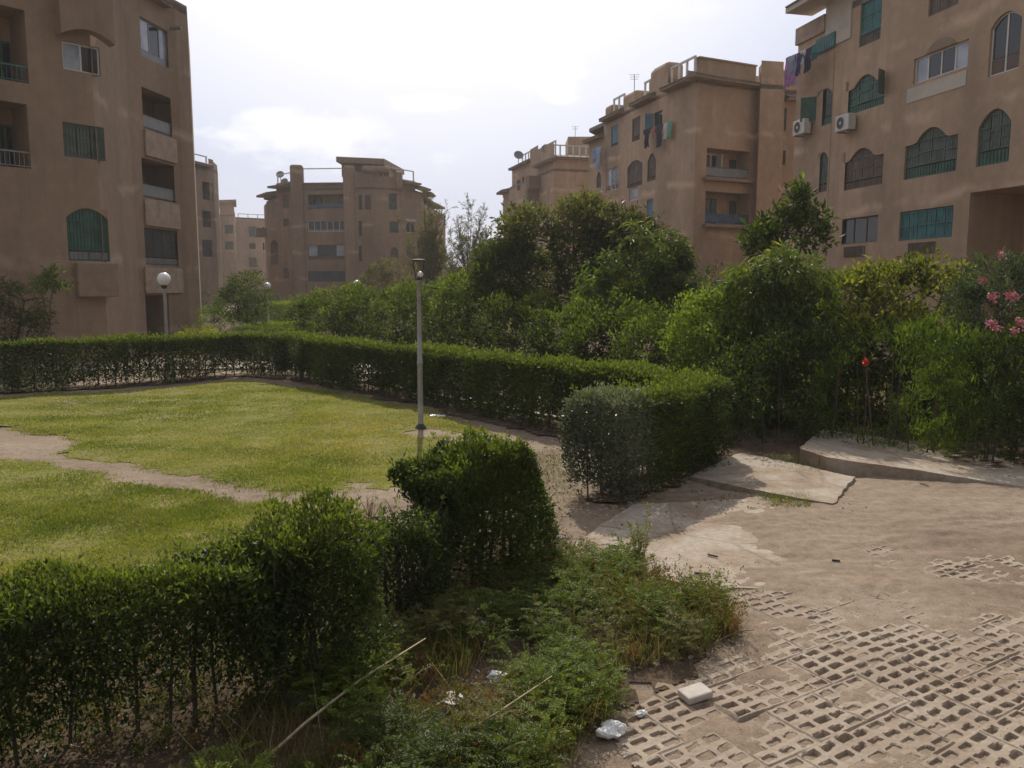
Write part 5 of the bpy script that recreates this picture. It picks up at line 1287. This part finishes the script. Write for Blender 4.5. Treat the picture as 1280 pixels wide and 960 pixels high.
stem_weeds('leggy_weeds', TIP, 190, .06, .44, 'taller mixed reddish and green weeds at the tip of the weedy strip', 'weed_red', f=lambda x, y: N2(x, y, 5, 4) > -.2)
stem_weeds('low_weeds', WEED, 700, .05, .22, 'small leafy weeds filling in between the feathery plants', 'weed_red', f=lambda x, y: N3(x, y, 8, 2.6) > -.4)
stem_weeds('hedge_weeds', UND, 380, .05, .25, 'low leafy weeds growing under the near hedges', 'weed_red', (0, .8))
def litter(name, poly, n, s, mat, label, cat, f=None, flat=.25):
    pts = np.array(scatter(poly, n, -.05, f)); n = len(pts); P = np.stack([pts[:, 0], pts[:, 1], rng.uniform(.008, .03, n)], 1)
    D = rng.normal(size=(n, 3)); D[:, 2] *= flat
    return tag(leaves(name, P, D, rng.uniform(.5, 1.4, n)*s, .55, M[mat], rng.uniform(size=n), (rng.uniform(size=n) < .12)*1., None), label, cat, kind='stuff')
litter('leaf_litter', WEED + [], 7500, .034, 'litter', 'dead leaves and scraps scattered between the weeds', 'leaf litter')
litter('leaf_litter', UND, 4500, .035, 'litter', 'dead leaves lying under the near hedges', 'leaf litter')
litter('leaf_litter', gp([(600, 590), (700, 560), (740, 640), (700, 690), (640, 700), (560, 640)]), 1500, .035, 'litter', 'dead leaves on bare soil in the gap between the hedges', 'leaf litter')
litter('leaf_litter', gp([(740, 640), (860, 640), (940, 590), (960, 560), (930, 545), (1010, 560), (1060, 600), (1060, 640), (960, 640), (880, 650), (800, 680)]), 900, .03, 'litter', 'dry leaves scattered round the raised cracked slab', 'leaf litter')
litter('gravel', gp([(700, 690), (1280, 600), (1400, 960), (700, 985)]), 1600, .011, 'litter', 'fine stones and crumbs scattered over the sand', 'gravel', flat=.6)
stalks('lawn_tufts', gp([(600, 600), (680, 560), (730, 620), (700, 690), (640, 690)]), 5200, .02, .08, .006, 'drygrass', 'sparse yellowish grass in the gap between the hedges', 'grass', (.2, 1.))
stalks('slab_weeds', gp([(950, 575), (1020, 565), (1040, 590), (985, 596)]), 1300, .03, .12, .008, 'weed', 'small weeds growing between the raised slab and the ledge', 'weeds', (0, .6), lean=1.2)
stalks('edge_weeds', gp([(960, 622), (1010, 618), (1010, 636), (970, 640)]), 600, .03, .1, .008, 'weed', 'small green weeds at the front edge of the raised slab', 'weeds', (0, .6), lean=1.2)
for k_, (a, b, c, d) in enumerate(((800, 715, .55, 7),)):
    x, y = G(a, b); t = empty('tall_weed', (x, y, 0)); tag(t, 'tall thin upright weed standing before the flat worn slab', 'weed'); P, D = [], []
    for i in range(d):
        mb = MB(); h = c*random.uniform(.55, 1.15); ex, ey = x+random.uniform(-.12, .12), y+random.uniform(-.12, .12)
        mb.tube([(x+random.uniform(-.03, .03), y+random.uniform(-.03, .03), -.02), ((x+ex)/2, (y+ey)/2, h*.55), (ex, ey, h)], [.005, .004, .002], 4)
        mb.build('stem', M['twig'], t)
        for j in range(70):
            u = random.uniform(.1, 1); P.append((x+(ex-x)*u, y+(ey-y)*u, h*u)); a_ = random.uniform(0, 6.28); D.append((math.cos(a_), math.sin(a_), random.uniform(.2, 1.4)))
    n = len(P); leaves('foliage', np.array(P), np.array(D), rng.uniform(.03, .06, n), .22, M['weed'], rng.uniform(.4, 1, n), rng.uniform(0, .5, n), t)
stalks('dry_stems', WEED, 500, .15, .5, .006, 'drygrass', 'long thin dry stems sticking out of the weeds', 'dry stems', (0, .1), lean=1.3)
# spiky tuft beside the slab, fern sprig in front of the grey rock
def tuft(x, y, n, h, name, label, mat='weed'):
    xs = np.full(n, x)+rng.normal(0, .02, n); ys = np.full(n, y)+rng.normal(0, .02, n)
    me = blades(name, xs, ys, np.zeros(n), rng.uniform(.6, 1, n)*h, np.full(n, .014), rng.uniform(.1, .8, n), M[mat], rng.uniform(0, .5, n), np.zeros(n)); tag(link(name, me, M[mat]), label, 'plant')
tuft(*G(712, 690), 26, .17, 'spiky_plant', 'small dark spiky plant at the left corner of the flat slab', 'hedge')
fx, fy = G(395, 880); ft = tag(empty('fern_sprig', (fx, fy, 0)), 'feathery sprig growing in front of the grey rock', 'plant')
fo = pinnate('foliage', [(fx, fy)], .34, 13, 'weed', None, .05, kind=None, cat=None, lfl=.035); fo.parent = ft; fo.location = (-fx, -fy, 0)
mb = MB(); mb.tube([(fx, fy, -.02), (fx+.01, fy, .16), (fx, fy+.01, .3)], [.005, .004, .002], 5); mb.build('stem', M['twig'], ft)
tuft(*G(462, 655), 16, .5, 'dead_stems', 'bunch of bare dead upright stems at the back of the dark gap', 'litter')

def rock(name, x, y, r, z, mat, label, cat, seed, sq=(1, 1, .6), n=10):
    me = bpy.data.meshes.new(name); import bmesh
    bm = bmesh.new(); bmesh.ops.create_icosphere(bm, subdivisions=3, radius=1)
    nf = make_noise(seed)
    for v in bm.verts:
        c = v.co; k = 1+.22*nf(c.x, c.y, c.z, 1.4)+.06*nf(c.x, c.y, c.z, 4)
        q = max(abs(c.x), abs(c.y), abs(c.z)); c2 = c*(k*(.75+.25/q)); v.co = Vector((c2.x*r*sq[0], c2.y*r*sq[1], c2.z*r*sq[2]))
    bm.to_mesh(me); bm.free(); o = link(name, me, M[mat]); o.location = (x, y, z); tag(o, label, cat); return o
x, y = G(382, 882); rock('rock', x, y, .15, .07, 'stone', 'grey rough rock under the short taller hedge block', 'rock', 5, (1.1, .8, .8))
x, y = G(455, 795); rock('rock', x, y, .07, .03, 'stone', 'small pale stone in the shade of the dark gap', 'rock', 6)
def block():
    x, y = G(869, 872); mb = MB(); mb.box(-.095, .095, -.065, .065, 0, .05); o = mb.build('paving_block', M['concrete_white'], None, bevel=.012)
    o.location = (x, y, .004); o.rotation_euler = (R(3), R(-4), R(24)); tag(o, 'loose pale concrete block lying on the edge of the grid paving', 'concrete block')
block()
# crumpled plastic
m, n, Lk, b = new_mat('thin_white_plastic'); b.inputs['Base Color'].default_value = (.8, .8, .78, 1); b.inputs['Roughness'].default_value = .3; g = n.new('ShaderNodeNewGeometry'); t = noise_node(n, Lk, 30, 5, g.outputs['Position']); bump(n, Lk, t.outputs[0], b, .8, .02)
r_ = ramp(n, Lk, t.outputs[0], [(.3, (.6, .58, .55)), (.6, (.85, .85, .84))]); Lk(r_.outputs[0], b.inputs['Base Color']); M['plastic'] = m
def bag(px, py, r, label, seed, sq=(1, .8, .55)):
    import bmesh
    x, y = G(px, py); me = bpy.data.meshes.new('plastic_bag'); bm = bmesh.new(); bmesh.ops.create_icosphere(bm, subdivisions=4, radius=1); f, f2 = make_noise(seed), make_noise(seed+1)
    for v in bm.verts:
        c = v.co; k = 1+.28*abs(f(c.x, c.y, c.z, 1.6))-.25*abs(f2(c.x, c.y, c.z, 3.2))+.05*f(c.x, c.y, c.z, 9)
        v.co = Vector((c.x*k*r*sq[0], c.y*k*r*sq[1], c.z*k*r*sq[2]))
    bm.to_mesh(me); bm.free(); o = link('plastic_bag', me, M['plastic']); o.location = (x, y, r*sq[2]*.55); tag(o, label, 'plastic bag', 'plastic litter in the weeds')
bag(764, 918, .075, 'crumpled clear plastic bag between the weeds and the near grid paving', 21)
bag(600, 958, .045, 'white plastic scrap at the bottom edge of the weeds', 23)
bag(622, 850, .06, 'small crumpled white plastic half hidden in the middle of the weeds', 25)
bag(590, 775, .075, 'dull plastic bag in the shade under the tall hedge clump', 27, (1.3, .8, .5))
bag(755, 735, .05, 'flattened white plastic wrapper behind the tall thin weed', 29, (1.6, .8, .25))
bag(802, 893, .028, 'tiny white plastic scrap beside the loose block side of the weeds', 31)
bag(545, 522, .10, 'pale plastic bag caught under the long hedge by the broken lamp post', 33, (1.3, .8, .4))
bag(668, 725, .055, 'dirty white wrapper in the dry litter right of the tall hedge clump', 41, (1.4, .9, .35))
bag(690, 748, .05, 'small torn white wrapper amid litter above the low weeds', 43, (1.5, .8, .3))
bag(700, 672, .03, 'white scrap by the left corner of the flat slab', 45, (1.4, .8, .35))
bag(560, 910, .035, 'grey-white scrap below the dropped dish', 47, (1.6, .8, .35))
bag(585, 500, .09, 'white plastic caught under the long hedge right of the lamp post', 49, (1.3, .8, .4))
for k, (a_, b_, c_, l_) in enumerate(((640, 700, .045, 'flat pale paper scrap right of the tall hedge clump'), (722, 742, .04, 'flat white scrap behind the mixed reddish weeds'), (540, 925, .05, 'torn pale carton piece near the dropped dish'), (620, 935, .04, 'crumpled foil scrap in the lower weeds'), (505, 845, .05, 'pale wrapper in the dark gap before the weeds'), (783, 760, .035, 'thin white strip among the reddish weeds'))):
    x, y = G(a_, b_); n_ = 5; V = []; Fq = []
    for j in range(n_+1):
        for i in range(n_+1): V.append(((i/n_-.5)*c_*2.2+random.uniform(-.006, .006), (j/n_-.5)*c_*1.4+random.uniform(-.006, .006), .05+.25*c_*math.sin(i*1.9+k)+random.uniform(-.006, .006)))
    for j in range(n_):
        for i in range(n_): q = j*(n_+1)+i; Fq.append((q, q+1, q+n_+2, q+n_+1))
    me = bpy.data.meshes.new('paper_scrap'); me.from_pydata(V, [], Fq); o = link('paper_scrap', me, M['plastic']); o.location = (x, y, .01); o.rotation_euler = (random.uniform(-.3, .3), random.uniform(-.3, .3), random.uniform(0, 6)); tag(o, l_, 'scrap', 'scraps of rubbish in the weeds')
def lid():
    x, y = G(566, 884); mb = MB(); mb.lathe((0, 0, 0), [(.0, .0), (.055, .0), (.068, .012), (.062, .014), (.052, .006), (0, .006)], 22); o = mb.build('food_tray', M['white_frame'], None, smooth=True); o.location = (x, y, .05); o.rotation_euler = (R(8), R(6), 0); tag(o, 'shallow round white food dish dropped among the dry stalks', 'dish')
lid()
def stick(pts, r, label, mat='twig'):
    mb = MB(); mb.tube(pts, r, 6); tag(mb.build('dry_stalk', M[mat], None, smooth=True), label, 'stick', 'dry stalks lying over the weeds')
def gz(px, py, z): p = G(px, py, z); return (p[0], p[1], z)
stick([gz(318, 962, .05), gz(380, 905, .16), gz(450, 850, .26), gz(532, 798, .33)], [.011, .009, .007, .004], 'long pale dry stalk leaning up from the bottom edge past the rock')
stick([gz(565, 925, .16), gz(620, 892, .24), gz(690, 845, .30)], [.006, .005, .003], 'thin pale dry stalk crossing the middle of the weeds')
stick([gz(440, 940, .10), gz(500, 905, .10), gz(570, 868, .14)], [.006, .005, .003], 'short dry stalk lying left of the dropped dish')
stick([gz(350, 845, .03), gz(395, 830, .12), gz(440, 858, .05)], [.007, .006, .004], 'bent twig lying across the grey rock')
stick([gz(905, 790, .02), gz(942, 787, .02)], [.008, .007], 'pale flat splinter at the tip of the weedy strip')
for (a, b, c, d, lb) in ((745, 709, 757, 711, 'short dark twig near the left corner of the flat slab'), (868, 716, 888, 718, 'short dark twig on the sand right of the flat slab'), (826, 728, 842, 729, 'short dark twig on the sand below the flat slab'), (885, 693, 897, 696, 'short dark twig on the right part of the flat slab'), (1040, 700, 1050, 701, 'tiny dark twig out on the open sand')):
    stick([gz(a, b, .035), gz(c, d, .035)], [.012, .009], lb, 'rust')

# ================================================================ THINGS ON THE BUILDINGS
def air_con(pxL, pxR, pyT, pyB, label, flip=False):
    w = GL['w']; s0, z1 = w.hit(pxL, pyT); s1, _ = w.hit(pxR, pyT); _, z0 = w.hit((pxL+pxR)/2, pyB); z1 = z0+.62; s1 = s0+.85
    c = w.P(s0, z0, .3); t = empty('air_conditioner', c); tag(t, label, 'air conditioner', 'outdoor units on the nearest right block')
    mb = MB(); w.box(mb, s0, s1, z0, z1, .12, .46); mb.build('casing', M['ac'], t, bevel=.02)
    mb = MB(); cs, cz, r = s0+.34, (z0+z1)/2, .24
    for k in range(28):
        a0, a1 = 2*math.pi*k/28, 2*math.pi*(k+1)/28
        mb.quad(w.P(cs, cz, .464), w.P(cs, cz, .464), w.P(cs+r*math.cos(a0), cz+r*math.sin(a0), .464), w.P(cs+r*math.cos(a1), cz+r*math.sin(a1), .464))
    mb2 = MB(); mb2.tube([w.P(cs+r*math.cos(2*math.pi*k/24), cz+r*math.sin(2*math.pi*k/24), .47) for k in range(25)], .012, 5)
    mb3 = MB()
    n0 = len(mb3.v); mb3.v.append(w.P(cs, cz, .463)); 
    for k in range(28): mb3.v.append(w.P(cs+r*math.cos(2*math.pi*k/28), cz+r*math.sin(2*math.pi*k/28), .463))
    for k in range(28): mb3.f.append((0, 1+k, 1+(k+1) % 28))
    f = mb3.build('fan', M['black'], t); mb2.build('fan_guard', M['ac'], f)
    mb = MB(); w.box(mb, cs-.05, cs+.05, cz-.05, cz+.05, .466, .475); mb.build('fan_hub', M['ac'], f)
    mb = MB(); w.box(mb, s0+.1, s0+.14, z0-.05, z0-.003, .0, .45); w.box(mb, s1-.14, s1-.1, z0-.05, z0-.003, .0, .45); mb.build('bracket', M['grey_frame'], t)
air_con(1003, 1020, 152, 168, 'left of two air conditioner units, under the open green shutter')
air_con(1057, 1085, 140, 162, 'right of two air conditioner units, under the wide green shutters')

def garment(P0, u, w_, h_, mat, label, group, shirt=False):
    """cloth pegged by its top edge; u: unit vector along the line"""
    nx_, nz_ = 9, 9; V = []; Fq = []; n = np.array([u[1], -u[0]]); ph = random.uniform(0, 6)
    for j in range(nz_+1):
        for i in range(nx_+1):
            s = (i/nx_-.5); t = j/nz_; ww = w_*(1 if not shirt else (1.45 if t < .3 else .85))
            d = .05*math.sin(ph+i*1.6)*t + .02*math.sin(ph*2+j)
            V.append((P0[0]+u[0]*s*ww+n[0]*d, P0[1]+u[1]*s*ww+n[1]*d, P0[2]-h_*t*(1+.06*math.sin(ph+i*.9))+.02*math.cos(i*2.2)*t))
    for j in range(nz_):
        for i in range(nx_): a = j*(nx_+1)+i; Fq.append((a, a+1, a+nx_+2, a+nx_+1))
    me = bpy.data.meshes.new('garment'); me.from_pydata(V, [], Fq); o = link('garment', me, mat); m_ = o.modifiers.new('thick', 'SOLIDIFY'); m_.thickness = .012; tag(o, label, 'laundry', group)
def laundry(A, Bp, items, label, group):
    A, Bp = np.array(A), np.array(Bp); mb = MB(); mb.tube([A, (A+Bp)/2-np.array([0, 0, .06]), Bp], .008, 4)
    t = tag(mb.build('washing_line', M['rail_grey'], None), label, 'washing line')
    u = (Bp-A)[:2]; L_ = np.linalg.norm(u); u = u/L_
    for (f, wd, h, c, sh_, lb) in items:
        p = A+(Bp-A)*f - np.array([0, 0, .06*4*f*(1-f)]); garment(p, u, wd, h, cloth(lb.split()[0]+'_cloth', c), lb, group, sh_)
w = GL['w']; s0, z0_ = w.hit(1004, 76); s1, z1_ = w.hit(1045, 58); s0 = w.hit(1002, 75)[0]
laundry(w.P(s0, z0_+.12, .75), w.P(s1, z0_+.12, .75), [(.06, .4, 1.25, (.35, .16, .34), False, 'purple towel hanging leftmost at the white corner'), (.2, .42, .75, (.15, .35, .33), True, 'teal shirt hanging beside the purple towel'),
        (.27, .40, 1.2, (.40, .20, .42), False, 'lilac cloth hanging low behind the teal shirt'), (.40, .4, .9, (.03, .05, .13), True, 'navy shirt in the middle of the right-hand line'), (.53, .38, .6, (.45, .45, .5), False, 'pale cloth hanging between the two dark shirts'),
        (.66, .45, .95, (.03, .03, .06), True, 'black shirt hanging in the right half of the line'), (.86, .4, .6, (.04, .16, .15), False, 'dark green cloth hanging nearest the white corner wall')], 'washing line with clothes at the top white corner of the nearest right block', 'clothes on the line at the white corner')
p, q = at(801, 163, 51.6), at(839, 150, 48.6)
laundry(p, q, [(.22, .55, 1.1, (.02, .02, .03), True, 'black shirt at the left of the line on the middle block'), (.45, .3, .55, (.4, .16, .15), False, 'small red cloth hanging on the middle block line'), (.62, .55, 1.3, (.03, .03, .05), True, 'dark long shirt hanging right of the red cloth'),
        (.82, .4, .95, (.5, .5, .48), False, 'white cloth hanging next to the green towel'), (.96, .4, 1.0, (.15, .36, .24), False, 'green towel at the right end of the middle block line')], 'washing line with clothes on the corner of the middle block', 'clothes on the middle block line')
p, q = at(738, 186, 59.6), at(752, 182, 57.6)
laundry(p, q, [(.3, .6, 1.0, (.2, .3, .45), False, 'pale blue cloth hanging at the left end of the middle block'), (.75, .6, 1.5, (.25, .4, .6), True, 'bright blue shirt hanging at the left end of the middle block')], 'short washing line at the far left end of the middle block', 'blue clothes at the far end of the middle block')

def dish(px, py, Yd, r, label, base=None):
    p = at(px, py, Yd); t = empty('satellite_dish', tuple(p)); tag(t, label, 'satellite dish')
    me = MB(); prof = [(r*i/8, .35*r*(i/8)**2) for i in range(9)]; me.lathe((0, 0, 0), prof, 20); o = me.build('reflector', M['rail_white'] if r > .6 else M['rail_grey'], None, smooth=True); o.parent = t; o.rotation_euler = (R(62), 0, R(random.uniform(-30, 30)+10))
    mb = MB(); mb.tube([(p[0], p[1]+.1, p[2]-1.5), (p[0], p[1]+.1, p[2])], .04, 6); mb.build('mast', M['rail_grey'], t)
    mb = MB(); mb.tube([(p[0], p[1]-.05, p[2]-.3), (p[0], p[1]-.6, p[2]+.15)], .02, 5); mb.build('feed_arm', M['rail_grey'], t)
dish(350.5, 219, 92, .45, 'small satellite dish on the left end of the centre block roof')
dish(648, 195, 83, .5, 'satellite dish at the left end of the roof right of centre')
dish(683, 187, 77, .5, 'satellite dish on the middle of the roof right of centre')
dish(356, 228, 92, .45, 'second satellite dish, low on the left roof edge of the centre block')
def aerial(px, y0, y1, Yd, label):
    a, b = at(px, y0, Yd), at(px, y1, Yd); t = empty('aerial', tuple(b)); tag(t, label, 'aerial'); mb = MB(); mb.tube([tuple(b), tuple(a)], .025, 5); mb.build('mast', M['rail_grey'], t)
    mb = MB(); 
    for k in range(3): mb.tube([(a[0]-.35+.05*k, a[1], a[2]-.02-.14*k), (a[0]+.35-.05*k, a[1], a[2]-.02-.14*k)], .015, 4)
    mb.build('crossbar', M['rail_grey'], t)
aerial(793, 93, 128, 54, 'tv aerial standing on the roof of the middle block')
aerial(719, 158, 186, 80, 'thin tv aerial on the roof behind the middle block')

# ================================================================ AIR
mb = MB(); mb.box(-120, 120, -20, 190, -1.2, 24)
m = bpy.data.materials.new('haze_air'); m.use_nodes = True; nn = m.node_tree.nodes; nn.remove(nn['Principled BSDF'])
v = nn.new('ShaderNodeVolumePrincipled'); v.inputs['Color'].default_value = (.97, .95, .95, 1); v.inputs['Density'].default_value = .0006; v.inputs['Anisotropy'].default_value = .3
m.node_tree.links.new(v.outputs[0], nn['Material Output'].inputs['Volume'])
tag(mb.build('haze', None), kind='stuff').data.materials.append(m)
